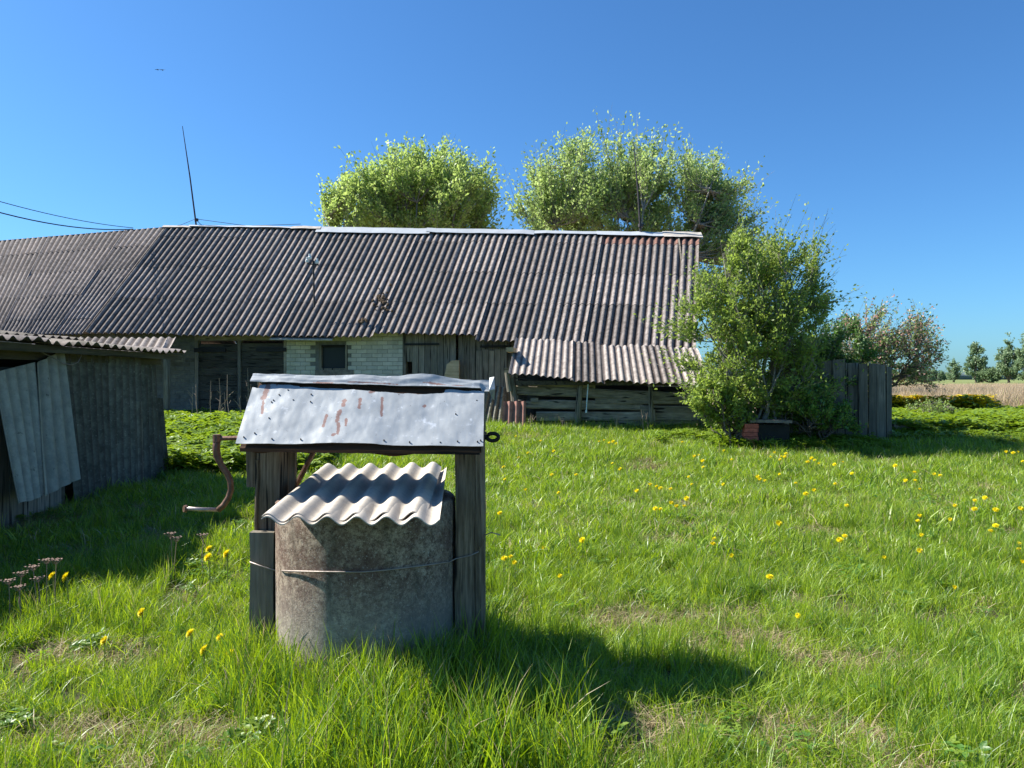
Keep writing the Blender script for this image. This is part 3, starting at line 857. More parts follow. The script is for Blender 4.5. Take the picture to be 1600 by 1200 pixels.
# moss clump on the roof
mc = MB()
for k in range(60):
    px = random.gauss(598, 6); py = random.gauss(470, 9)
    if k > 45: px = random.gauss(567, 3); py = random.gauss(502, 2)
    t = (py - 352) / (520 - 352); t = max(0.05, t) ** 1.18
    s_ = (px - 262) / 830
    # solve along the slope for the picture height
    lo, hi = 0.0, 1.0
    for _ in range(24):
        mi_ = (lo + hi) / 2; q = RL.lerp(RR, s_).lerp(EL.lerp(ER, s_), mi_); yy = 592 - (q.z - EYE) * F / q.y
        lo, hi = (mi_, hi) if yy < py else (lo, mi_)
    for _ in range(5):
        q = RL.lerp(RR, s_).lerp(EL.lerp(ER, s_), lo); xx = 800 + q.x / q.y * F; s_ += (px - xx) / 830
    q = RL.lerp(RR, s_).lerp(EL.lerp(ER, s_), lo) + Vector((0, -.03, .04))
    r_ = random.uniform(.015, .04)
    mc.tube([q + Vector((0, 0, -r_)), q + Vector((0, 0, -.3 * r_)), q + Vector((0, 0, .5 * r_)), q + Vector((0, 0, r_))], [r_ * .7, r_, r_ * .9, r_ * .3], 6)
mco = mc.build('moss_clumps', plain('dry_moss', (.11, .075, .045), .95, 0, .5, 30), barn); tag(mco, kind='stuff')
#@@SHED
# ------------------------------------------------------------------ corrugated shed at the left
XS = -5.10
def SW(px, py, x=XS):
    u = (px - 800) / F
    return P(px, py, x / u)
shed = thing('corrugated_shed', (XS, 8.5, 0.0), 'dark shed clad in upright corrugated sheets at the left edge', 'shed')
def shedsheet(tl, tr, br, bl, n, mat, x=XS, amp=0.036, nm='wall_sheet', w=0.012):
    q = [SW(p_[0], p_[1], x if len(p_) < 3 else p_[2]) for p_ in (tl, tr, br, bl)]
    A, B, Cc, Dd = q
    return corr(nm, (A, B, Cc, Dd), n, 0, n, 0, 1, mat, shed, amp=amp, lift0=0, lift1=0, warp=w, vseg=3, ragged=0.01)
shedsheet((98, 546), (171, 551), (176, 778), (122, 795), 6.2, M['shed_sheet'])
shedsheet((170, 551, XS + .03), (220, 555, XS + .03), (226, 765, XS + .03), (174, 778, XS + .03), 5.0, M['shed_sheet'])
shedsheet((221, 555, XS - .03), (241, 557, XS - .03), (252, 757, XS - .03), (228, 766, XS - .03), 3.0, M['shed_sheet'])
shedsheet((244, 622), (252, 622), (265, 752), (250, 757), 2.0, M['shed_sheet'])
# two pale sheets leaning outwards over the opening
shedsheet((-14, 583, XS + .05), (54, 566, XS + .05), (74, 772, XS + .32), (27, 788, XS + .32), 4.2, M['shed_pale'], amp=0.02, nm='leaning_sheet')
shedsheet((55, 568, XS + .07), (98, 547, XS + .07), (124, 748, XS + .32), (68, 776, XS + .32), 3.0, M['shed_pale'], amp=0.02, nm='leaning_sheet')
# small patches
shedsheet((212, 627, XS + .07), (222, 627, XS + .07), (226, 756, XS + .07), (214, 758, XS + .07), 1.0, M['shed_sheet'], amp=.012, nm='patch_strip')
# boards and beams of the frame
def sbeam(y0, y1, z0, z1, x=XS - .06, t=.1, mat='beam', nm='beam'):
    mb = MB(); mb.box(x - t, x, y0, y1, z0, z1); return mb.build(nm, M[mat], shed, own=True)
sbeam(6.9, 10.75, 1.70, 1.80, XS + .02, .12, nm='wall_plate')
sbeam(6.2, 10.85, 1.775, 1.85, -4.83, .03, nm='fascia_board')
sbeam(3.0, 8.4, 1.52, 1.62, nm='rail'); sbeam(3.0, 8.4, .9, .98, nm='rail')
for y in (4.2, 7.35, 8.45, 10.6):
    mb = MB(); mb.box(XS - .18, XS - .06, y, y + .12, -.3, 1.8); mb.build('post', M['beam'], shed, own=True)
mb = MB(); mb.box(XS - .52, XS - .47, 3.0, 7.4, -.3, 1.5); mb.build('board_wall', M['wood_dark'], shed, own=True)
for k in range(10):
    y = 3.0 + k * .44
    mb = MB(); mb.box(XS - .45, XS - .42, y, y + .42, -.3, 1.5 + .02 * (k % 3)); mb.build('wall_board', M['wood_fence'], shed, own=True)
for k in range(7):
    y = 6.95 + k * .22
    mb = MB(); mb.box(XS - .07, XS - .045, y, y + .205, -.2, 1.5 + .03 * (k % 3)); mb.build('wall_board', M['wood_v'], shed, own=True)
# back and end walls
mb = MB(); mb.box(-8.0, -7.9, 3, 10.75, -.3, 2.2); mb.box(-7.9, XS - .2, 10.65, 10.75, -.3, 1.8); mb.box(-7.9, XS - .55, 3, 3.1, -.3, 1.8); mb.build('outer_wall', M['wood_dark'], shed)
# roof: ribs run across the ridge (along x)
def shedroof(y0, y1, x_hi, x_lo, z_hi, z_lo, mat, lift=0, n=None):
    n = n or round((y1 - y0) / .178)
    q = (Vector((x_hi, y1, z_hi)), Vector((x_hi, y0, z_hi)), Vector((x_lo, y0, z_lo)), Vector((x_lo, y1, z_lo)))
    return corr('roof_sheet', q, n, -.1, n + .1, 0, 1, mat, shed, amp=0.024, lift0=lift, lift1=lift + .008, warp=0.03, vseg=2, ragged=.015)
ye = 10.72; k = 0
while ye > 3.0:
    shedroof(ye - 1.07, ye, -6.35, (-4.70 if ye > 7.2 else -5.5) + .02 * (k % 2), 2.0 + .01 * (k % 3), 1.875 - .012 * (k % 2), M['shed_roof'] if k % 3 else M['roof'], lift=.008 * (k % 2))
    if ye > 3.2: shedroof(ye - 1.07, ye - (1.2 if k == 0 else 0) * 0, -8.1, -6.2, 2.25 - .1 * (k == 0), 2.03, M['shed_roof'], lift=.02 + .008 * (k % 2))
    ye -= 1.07; k += 1
# loop of old wire under the eave
mb = MB(); pts = []
for px, py in ((30, 542), (60, 548), (85, 560), (98, 568), (112, 570), (122, 566), (127, 556), (127, 542)):
    pts.append(SW(px, py, -4.95))
mb.tube(pts, .006, 5); tag(mb.build('loop_of_wire', M['wire']), 'loop of pale wire hanging under the shed eave', 'wire')

# ------------------------------------------------------------------ fence at the right
fence = thing('plank_fence', P(1340, 683, 13.7), 'dark upright plank fence running out from behind the leafy bush', 'fence')
fence.location.z = .36
px = 1205.0
fi = 0
while px < 1392:
    w = random.choice([15, 17, 19, 21, 13])
    if px + w > 1392: w = 1394 - px
    t = (px - 1205) / 190
    D = 13.6 + .1 * math.sin(px)
    ptop = 557 + 15 * t + random.uniform(-2.5, 2.5)
    if px > 1372: ptop = 573
    a, b = P(px + .5, 592, D), P(px + w - .6, 592, D)
    z1 = EYE + (592 - ptop) / F * D
    sk = random.uniform(-.015, .015)
    mb = MB(); mb.hexa([(a.x, D, .3), (b.x, D, .3), (b.x, D + .03, .3), (a.x, D + .03, .3), (a.x + sk, D, z1), (b.x + sk, D, z1 - random.uniform(-.02, .04)), (b.x + sk, D + .03, z1 - .01), (a.x + sk, D + .03, z1)])
    mb.build('plank', M['wood_fence'], fence, own=True)
    px += w; fi += 1
for z in (.75, 1.4):
    mb = MB(); mb.box(P(1200, 0, 13.7).x, P(1390, 0, 13.7).x, 13.74, 13.80, z, z + .08); mb.build('rail', M['wood_h'], fence, own=True)
for px in (1225, 1300, 1390):
    mb = MB(); x = P(px, 0, 13.8).x; mb.box(x - .05, x + .05, 13.82, 13.92, .3, 1.6); mb.build('post', M['wood_v'], fence, own=True)

# brick trough under the bush
bt = thing('brick_trough', P(1200, 684, 13.1), 'low broken brick trough with mossy cement lid under the bush', 'trough')
bt.location.z = .27
D = 12.95
xa, xb = P(1163, 0, D).x, P(1237, 0, D).x
mbk = bpy.data.meshes.new('brick'); mq = MB(); mq.box(-.12, .12, -.06, .06, -.034, .034)
mbk.from_pydata(mq.v, [], mq.f); mbk.materials.append(M['red_brick'])
for r in range(-1, 5):
    for side in range(2):
        if side == 1 and r > 3: continue
        if side == 1: continue
        o = bpy.data.objects.new('brick', mbk); COL.objects.link(o); o.parent = bt
        x = xa + .12 if side == 0 else xb - .12
        o.location = Vector((x + random.uniform(-.01, .01), D + .06, .38 + r * .075)) - bt.location
        o.rotation_euler = (0, 0, random.uniform(-.04, .04))
mb = MB(); mb.box(xa + .25, xb - .02, D + .05, D + .12, .2, .70); mb.build('front_slab', M['black_wood'], bt, own=True)  # near-black colour stands in for shade on the trough front
mb = MB(); mb.hexa([(xa + .1, D - .03, .74), (xb, D - .03, .73), (xb, D + .6, .73), (xa + .1, D + .6, .74), (xa + .1, D - .03, .79), (xb, D - .03, .775), (xb, D + .6, .775), (xa + .1, D + .6, .79)]); mb.build('lid', M['old_cement'], bt, own=True)
mb = MB(); mb.box(xa, xa + .08, D + .13, D + .6, .34, .73); mb.box(xb - .08, xb, D + .13, D + .6, .34, .73); mb.box(xa, xb, D + .6, D + .68, .34, .73); mb.build('side_walls', M['old_cement'], bt, own=True)
# rubble by the fence end
for k, (px, py, s) in enumerate(((1403, 668, .16), (1412, 674, .2), (1424, 677, .17), (1408, 681, .12))):
    D = 14.2; c_ = P(px, py, D); c_.z = max(c_.z, .42)
    mb = MB()
    ring = [(-1, -.7, -.5), (.9, -.9, -.5), (1, .8, -.5), (-.8, .9, -.5), (-.7, -.6, .35), (.7, -.5, .5), (.6, .6, .4), (-.6, .5, .55)]
    mb.hexa([c_ + Vector(q) * s * random.uniform(.85, 1.15) for q in ring])
    tag(mb.build('stone', M['old_cement']), ['rough stone behind the end of the plank fence, topmost', 'largest rough stone beside the end of the plank fence', 'outermost rough stone right of the plank fence', 'small stone at the foot of the plank fence end'][k], 'stone', 'stones by the fence end')
#@@WELL
# ------------------------------------------------------------------ the well
well = thing('well', (-0.86, 4.4, 0), 'old well with concrete ring, wooden posts, crank and galvanised pitched roof', 'well')
cx, cy, R, TOP = -0.877, 4.5, 0.532, 0.79
mb = MB(); n = 72; hs = [-.45, .0, .2, .35, .5, .65, TOP - .012]
vs = []; fs = []
prof = [(R, h) for h in hs] + [(R - .012, TOP), (R - .08, TOP), (R - .08, -.4)]
for (r, h) in prof:
    for j in range(n):
        w = 2 * math.pi * j / n
        rr = r + (.004 * noise.noise((math.cos(w) * 3, math.sin(w) * 3, h * 4)) if h < TOP else 0)
        vs.append((cx + rr * math.cos(w), cy + rr * math.sin(w), h))
for i in range(len(prof) - 1):
    for j in range(n):
        q = (j + 1) % n
        fs.append((i * n + j, i * n + q, (i + 1) * n + q, (i + 1) * n + j))
mb.add(vs, fs); ringo = mb.build('concrete_ring', M['ring'], well, smooth=True, loc=(cx, cy, 0))
# dark water / bottom
mb = MB(); mb.add([(cx + (R - .07) * math.cos(w), cy + (R - .07) * math.sin(w), .02) for w in [2 * math.pi * j / 32 for j in range(32)]], [tuple(range(32))]); mb.build('shaft_water', M['interior'], well, own=True)
# lid: two corrugated sheets
lqd = (P(512, 731, 5.1), P(698, 731, 5.1), P(687, 814, 3.70), P(408, 812, 3.66))
corr('lid_sheet', lqd, 6, 0, 6, 0, 1, M['lid'], well, amp=0.0205, lift0=0, lift1=0, seg=16, vseg=4, thick=.006, ph=-1.2, warp=.005)
lqu = (P(507, 730, 5.08), P(690, 728, 5.08), P(664, 808, 3.78), P(409, 811, 3.68))
corr('lid_sheet', lqu, 5.6, 0, 5.6, 0, 1, M['lid'], well, amp=0.0205, lift0=.008, lift1=.011, seg=16, vseg=4, thick=.006, ph=-1.2, warp=.006)
# posts
def rough_post(name, x0, x1, y0, y1, z0, z1, mat, seg=9, j=.008, lean=0.0):
    mb = MB(); vs = []
    for k in range(seg + 1):
        z = z0 + (z1 - z0) * k / seg
        ox = lean * (z - z0)
        for (x, y) in ((x0, y0), ((x0 + x1) / 2, y0 - .004), (x1, y0), (x1, y1), (x0, y1)):
            vs.append((x + ox + j * noise.noise((x * 9, y * 9, z * 3)), y + j * noise.noise((x * 9 + 5, y * 9, z * 3)), z))
    fs = []
    for k in range(seg):
        for q in range(5):
            w = (q + 1) % 5
            fs.append((k * 5 + q, k * 5 + w, (k + 1) * 5 + w, (k + 1) * 5 + q))
    fs += [(4, 3, 2, 1, 0), tuple(seg * 5 + q for q in range(5))]
    mb.add(vs, fs)
    return mb.build(name, M[mat], well, own=True)
DP = 4.40
X = lambda px, D=DP: (px - 800) / F * D
rough_post('post', X(711), X(742), DP, DP + .15, -.45, 1.30, 'post')
rough_post('post_facing', X(742.8), X(757.5), DP - .01, DP + .13, -.45, 1.28, 'post', j=.005)
rough_post('post', X(400), X(438), DP, DP + .15, -.45, 1.30, 'post')
rough_post('post_facing', X(386), X(399.3), DP - .012, DP + .12, .86, 1.24, 'post', j=.012)
rough_post('post_facing', X(399.5), X(404), DP - .012, DP + .0, .55, 1.02, 'post', j=.006)
rough_post('post_plank', X(439, 4.56), X(461, 4.56), 4.56, 4.6, .75, 1.30, 'post', j=.006)
rough_post('post_block', X(390, DP - .08), X(427, DP - .08), DP - .08, DP - .012, -.45, EYE - 240 / F * (DP - .08), 'wood_v', j=.008)
rough_post('post_block', X(427.5, DP - .06), X(434, DP - .06), DP - .05, DP - .012, -.45, EYE - 233 / F * (DP - .08), 'drum', j=.004)
# windlass log with shaft, crank and eye
zA = EYE - 92 / F * 4.45
mb = MB(); a, b = Vector((X(440), 4.47, zA)), Vector((X(711), 4.47, zA - .01))
pts = [a.lerp(b, t) for t in np.linspace(0, 1, 14)]
mb.tube(pts, [.088 + .006 * math.sin(t * 9) for t in range(14)], 14)
mb.build('windlass_log', M['drum'], well, own=True)
sh0 = Vector((X(341, 4.5), 4.50, EYE - 93 / F * 4.5))
mb = MB(); mb.tube([sh0, Vector((X(440, 4.47), 4.47, zA))], .014, 10)
mb.build('shaft', M['rust'], well, own=True)
crank = MB()
cp = [(339, 682), (338, 700), (339, 712), (346, 727), (355, 740), (360, 752), (361, 765), (357, 778), (349, 790), (341, 797)]
cpts = [P(x, y, 4.5) for x, y in cp]
crank.tube(cpts, [.022] * 3 + [.018] * 7, 10)
ck = crank.build('crank', M['rust'], well, smooth=True, own=True)
mb = MB(); mb.tube([P(341, 796.5, 4.5), P(315, 796, 4.47), P(290, 794.5, 4.44)], .0125, 10); mb.build('crank_handle', M['worn_iron'], ck, smooth=True)
mb = MB(); mb.tube([P(291, 795, 4.45), P(287, 795, 4.44)], [.024, .02], 10); mb.build('handle_knob', M['rust'], ck)
mb = MB(); mb.tube([P(339, 679, 4.5), P(339, 690, 4.5)], .026, 10); mb.build('crank_hub', M['rust'], ck)
mb = MB(); ce = P(770, 683, 4.42)
mb.tube([Vector((X(745), 4.46, zA - .01)), P(762, 682, 4.42)], .013, 8)
mb.tube([ce + Vector((.034 * math.cos(w), 0, .022 * math.sin(w))) for w in np.linspace(math.pi, 3 * math.pi - .5, 18)], .012, 8)
mb.build('shaft_eye', M['black_iron'], well, smooth=True)
# brace rod
mb = MB(); mb.tube([P(492, 702, 4.6), P(462, 760, 4.72)], .017, 8); mb.build('brace_rod', M['rust'], well)
# roof: rafters, boards and metal
DE, DG, DB = 4.15, 4.50, 4.76
eL, eR = P(368, 692, DE), P(755, 697, DE)
gL, gR = P(399, 590, DG), P(757, 600, DG)
bL, bR = gL + Vector((-.02, .26, -.30)), gR + Vector((0, .26, -.30))
mb = MB()
for A_, B_, C_, D_ in ((gL, gR, eR, eL),):
    i1 = Vector((.02, .01, -.03)); i2 = Vector((-.02, .01, -.03)); t_ = Vector((0, 0, -.02))
    q = [A_ + i1, B_ + i2, C_ + i2, D_ + i1]
    mb.hexa([q[3] + t_, q[2] + t_, q[1] + t_, q[0] + t_, q[3], q[2], q[1], q[0]])
q = [gL + Vector((.02, .01, -.03)), gR + Vector((-.02, .01, -.03)), bR + Vector((-.02, 0, -.03)), bL + Vector((.02, 0, -.03))]
t_ = Vector((0, 0, -.02))
mb.hexa([q[0] + t_, q[1] + t_, q[2] + t_, q[3] + t_, q[0], q[1], q[2], q[3]])
mb.build('roof_boards', M['drum'], well, own=True)
mb = MB(); # fringe board under the front eave, uneven lower edge
n = 40; vs = []; 
f0, f1 = P(395, 697, 4.2), P(752, 698, 4.2)
for k in range(n + 1):
    t = k / n; p = f0.lerp(f1, t)
    d = .035 + .02 * math.exp(-((t - .62) / .08) ** 2) + .012 * noise.noise((t * 14, 0, 0))
    vs += [p + Vector((0, 0, .03)), p + Vector((0, 0, -d)), p + Vector((0, .02, .03)), p + Vector((0, .02, -d))]
fs = []
for k in range(n):
    q = k * 4
    fs += [(q, q + 1, q + 5, q + 4), (q + 2, q + 6, q + 7, q + 3), (q + 1, q + 3, q + 7, q + 5), (q, q + 4, q + 6, q + 2)]
mb.add(vs, fs); mb.build('eave_board', M['drum'], well, own=True)
rough_post('gable_rafter', X(752, 4.3), X(756, 4.3), 4.2, 4.8, 1.12, 1.16, 'drum', 2, .002)
# gable triangle boards
for xx, nm in ((gR.x - .03, 'gable_board'), (gL.x + .02, 'gable_board')):
    mb = MB(); A_ = Vector((xx, DG, gR.z - .05)); B_ = Vector((xx, DE + .05, 1.17)); C_ = Vector((xx, DB - .03, 1.21)); o_ = Vector((.02, 0, 0))
    mb.add([A_, B_, C_, A_ + o_, B_ + o_, C_ + o_], [(0, 1, 2), (5, 4, 3), (0, 3, 4, 1), (1, 4, 5, 2), (2, 5, 3, 0)]); mb.build(nm, M['drum'], well, own=True)
# metal front sheet
def metal(name, A_, B_, C_, D_, nu, nv, jag_top=None, dent=.008, rust=(), wav=None, eave=None):
    N = (B_ - A_).cross(D_ - A_).normalized()
    if N.z < 0: N = -N
    V_ = []; ru = []
    for j in range(nv + 1):
        for i in range(nu + 1):
            s_, t = i / nu, j / nv
            tt = t
            if jag_top: tt = jag_top(s_) + (1 - jag_top(s_)) * t
            p = A_.lerp(B_, s_).lerp(D_.lerp(C_, s_), tt)
            d = dent * (noise.noise((s_ * 7, tt * 3, 1.3)) + .35 * noise.noise((s_ * 19, tt * 6, 4)) + .1 * noise.noise((s_ * 45, tt * 12, 7)))
            p = p + N * (d + .004)
            if eave: p = p + Vector((0, 0, eave(s_) * tt))
            if wav: p = p + wav(s_, t)
            V_.append(p)
            r_ = 0
            for (ax, ay, bx, by, w) in rust:
                dx, dy = bx - ax, by - ay
                q = max(0, min(1, ((s_ - ax) * dx * 9 + (tt - ay) * dy) / (dx * dx * 9 + dy * dy + 1e-9)))
                dd = math.hypot((s_ - ax - dx * q) * 3, tt - ay - dy * q)
                r_ = max(r_, 1 - dd / (w * 1.15))
            ru.append(max(0, r_))
    nn = len(V_)
    V2 = V_ + [p - N * .003 for p in V_]
    fs = []
    for j in range(nv):
        for i in range(nu):
            q = j * (nu + 1) + i
            fs.append((q, q + nu + 1, q + nu + 2, q + 1)); fs.append((nn + q, nn + q + 1, nn + q + nu + 2, nn + q + nu + 1))
    caps = []
    for i in range(nu):
        caps.append((i, i + 1, nn + i + 1, nn + i)); q = nv * (nu + 1) + i; caps.append((q, nn + q, nn + q + 1, q + 1))
    for j in range(nv):
        q = j * (nu + 1); caps.append((q, nn + q, nn + q + nu + 1, q + nu + 1)); q += nu; caps.append((q, q + nu + 1, nn + q + nu + 1, nn + q))
    used = sorted({i for c in caps for i in c}); mp_ = {u: k for k, u in enumerate(used)}
    mb = MB(); mb.add(V2, fs); mb.add([V2[u] for u in used], [tuple(mp_[i] for i in c) for c in caps]); o = mb.build(name, M['zinc'], well, smooth=True, own=True)
    at = o.data.attributes.new('rust', 'FLOAT', 'POINT'); at.data.foreach_set('value', ru + ru + [(ru + ru)[u] for u in used])
    return o
def jt(s_):
    v = .11 + .05 * s_ + (.02 if s_ > .2 else 0)
    v += .045 * math.exp(-((s_ - .60) / .16) ** 2) + .025 * math.exp(-((s_ - .74) / .05) ** 2)
    v += .018 * (math.floor(noise.noise((s_ * 18, 0, 0)) * 4) / 4)
    if s_ > .83: v -= .05
    if s_ < .03: v += .05
    return max(.01, v)
rustm = []
for (x0, y0, x1, y1, w) in ((421, 600, 411, 625, .06), (411, 630, 409, 650, .03), (538, 627, 536, 636, .05), (531, 645, 526, 662, .045), (510, 652, 505, 668, .035), (563, 625, 561, 640, .035), (597, 622, 596, 650, .03),
                      (580, 612, 592, 607, .05), (529, 665, 527, 680, .035), (541, 658, 540, 668, .03), (435, 598, 433, 604, .03), (522, 681, 520, 682, .04), (662, 633, 664, 632, .035)):
    def st(x, y):
        t = (y - 592) / 102.0
        l = 399 + (368 - 399) * t; r = 757 + (755 - 757) * t
        return (x - l) / (r - l), t
    a_, b_ = st(x0, y0), st(x1, y1)
    rustm.append((a_[0], a_[1], b_[0], b_[1], w))
metal('roof_metal', gL, gR, eR, eL, 220, 60, jt, .0075, rustm, eave=lambda s_: .012 * math.exp(-((s_ - .45) / .16) ** 2) - .004)
metal('roof_metal', gL + Vector((0, .01, 0)), gR + Vector((0, .01, 0)), bR, bL, 60, 16, None, .012)
# ridge cap: folded strip standing a little off
cL, cR = gL + Vector((-.01, -.008, .022)), gR + Vector((.03, -.008, .019))
def capw(s_, t):
    hump = .030 * math.exp(-((s_ - .72) / .10) ** 2) + .012 * math.exp(-((s_ - .45) / .1) ** 2)
    return Vector((0, -.002 * t, hump * (1 - t * .9) - .02 * (s_ > .97) * t + .003 * noise.noise((s_ * 25, t * 3, 0))))
fl = Vector((-.004, -.042, -.045)); fr_ = Vector((.0, -.040, -.046))
metal('ridge_cap', cL, cR, cR + fr_, cL + fl, 140, 10, None, .006, [(.42, .8, .6, .85, .12), (.3, .9, .32, .9, .2), (.75, .7, .80, .8, .15), (.86, .8, .88, .8, .1)], wav=capw)
metal('ridge_cap', cL + Vector((0, .004, 0)), cR + Vector((0, .004, 0)), cR + Vector((.01, .06, -.045)), cL + Vector((0, .06, -.045)), 100, 6, None, .004, wav=lambda s_, t: capw(s_, 0) * (1 - t))
# crumpled end of the cap at right
mb = MB(); e = cR + Vector((.0, -.0, -.01))
vs = [e + Vector(q) for q in ((0, -.05, -.045), (0, 0, .03), (.03, -.03, .035), (.035, -.05, -.04), (.03, 0, -.11), (.01, -.03, -.08))]
mb.add(vs, [(0, 3, 2, 1), (0, 5, 4, 3), (1, 2, 3), (3, 4, 5)]); mb.build('cap_end_fold', M['zinc'], well, own=True)
# nail heads
nail = MB()
Nf = (gR - gL).cross(eL - gL).normalized()
if Nf.z < 0: Nf = -Nf
for (x, y) in ((746, 688), (751, 686), (715, 688), (688, 690), (640, 690), (600, 688), (470, 688), (425, 688), (381, 686), (436, 620), (427, 629), (424, 632), (485, 630), (458, 628), (450, 612), (486, 618), (745, 622), (712, 645), (420, 657), (398, 680)):
    a_, b_ = st(x, y)
    p = gL.lerp(gR, a_).lerp(eL.lerp(eR, a_), b_)
    nail.tube([p - Nf * .005, p + Nf * .0075], .0042, 6)
tag(nail.build('nail_heads', M['black_iron'], well), kind='stuff')
# wire round ring and posts
wp = []
for (x, y, D) in ((390, 878, DP - .10), (412, 886, DP - .11), (434, 892, DP - .10), (438, 893, 4.36)):
    wp.append(P(x, y, D))
for px in [441, 445] + list(range(450, 711, 12)):
    u = (px - 800) / F
    # front intersection with ring radius R + .006
    aa = 1 + u * u; bb = -2 * (u * cx + cy); cc = cx * cx + cy * cy - (R + .010) ** 2
    disc = bb * bb - 4 * aa * cc
    if disc < 0: continue
    D = (-bb - math.sqrt(disc)) / (2 * aa)
    t = (px - 441) / 270
    y = 892 + 2 * math.sin(t * 3) - 16 * max(0, t - .45) ** 1.2 * 2
    wp.append(P(px, y, D))
wp += [P(712, 873, DP - .02), P(735, 868, DP - .02), P(748, 862, DP - .02)]
mb = MB(); mb.tube(wp, .0042, 6)
mb.tube([P(440, 893, 4.30), P(447, 889, 4.22), P(452, 892, 4.19), P(456, 900, 4.16), P(452, 903, 4.16), P(446, 896, 4.21), P(439, 905, 4.26)], .0035, 5)
mb.tube([P(748, 858, DP - .02), P(758, 836, DP - .03), P(768, 832, DP - .05), P(782, 836, DP - .06)], .0035, 5)
tag(mb.build('binding_wire', M['wire'], smooth=True), 'rusty wire twisted round the concrete ring and both posts of the well', 'wire')
#@@PLANTS
# ------------------------------------------------------------------ trees
def leaf_cloud(cent, axis, size, rr, droop=0.2, wid=0.55):
    """one quad leaf per centre; axis = preferred direction of the leaf (n,3)"""
    n = len(cent)
    d = axis + rr.normal(0, .75, (n, 3)); d[:, 2] -= droop
    d /= np.linalg.norm(d, axis=1)[:, None] + 1e-9
    s = rr.normal(0, 1, (n, 3)); s -= d * (s * d).sum(1)[:, None]; s /= np.linalg.norm(s, axis=1)[:, None] + 1e-9
    nn = np.cross(d, s)
    L = size * rr.uniform(.65, 1.25, n)[:, None]
    b = cent; t = cent + d * L; m1 = cent + d * L * .5 + s * L * wid * .5 + nn * L * .08; m2 = cent + d * L * .5 - s * L * wid * .5 + nn * L * .08
    V_ = np.stack([b, m1, t, m2], 1).reshape(-1, 3)
    F_ = np.arange(n * 4).reshape(-1, 4)
    return V_, F_
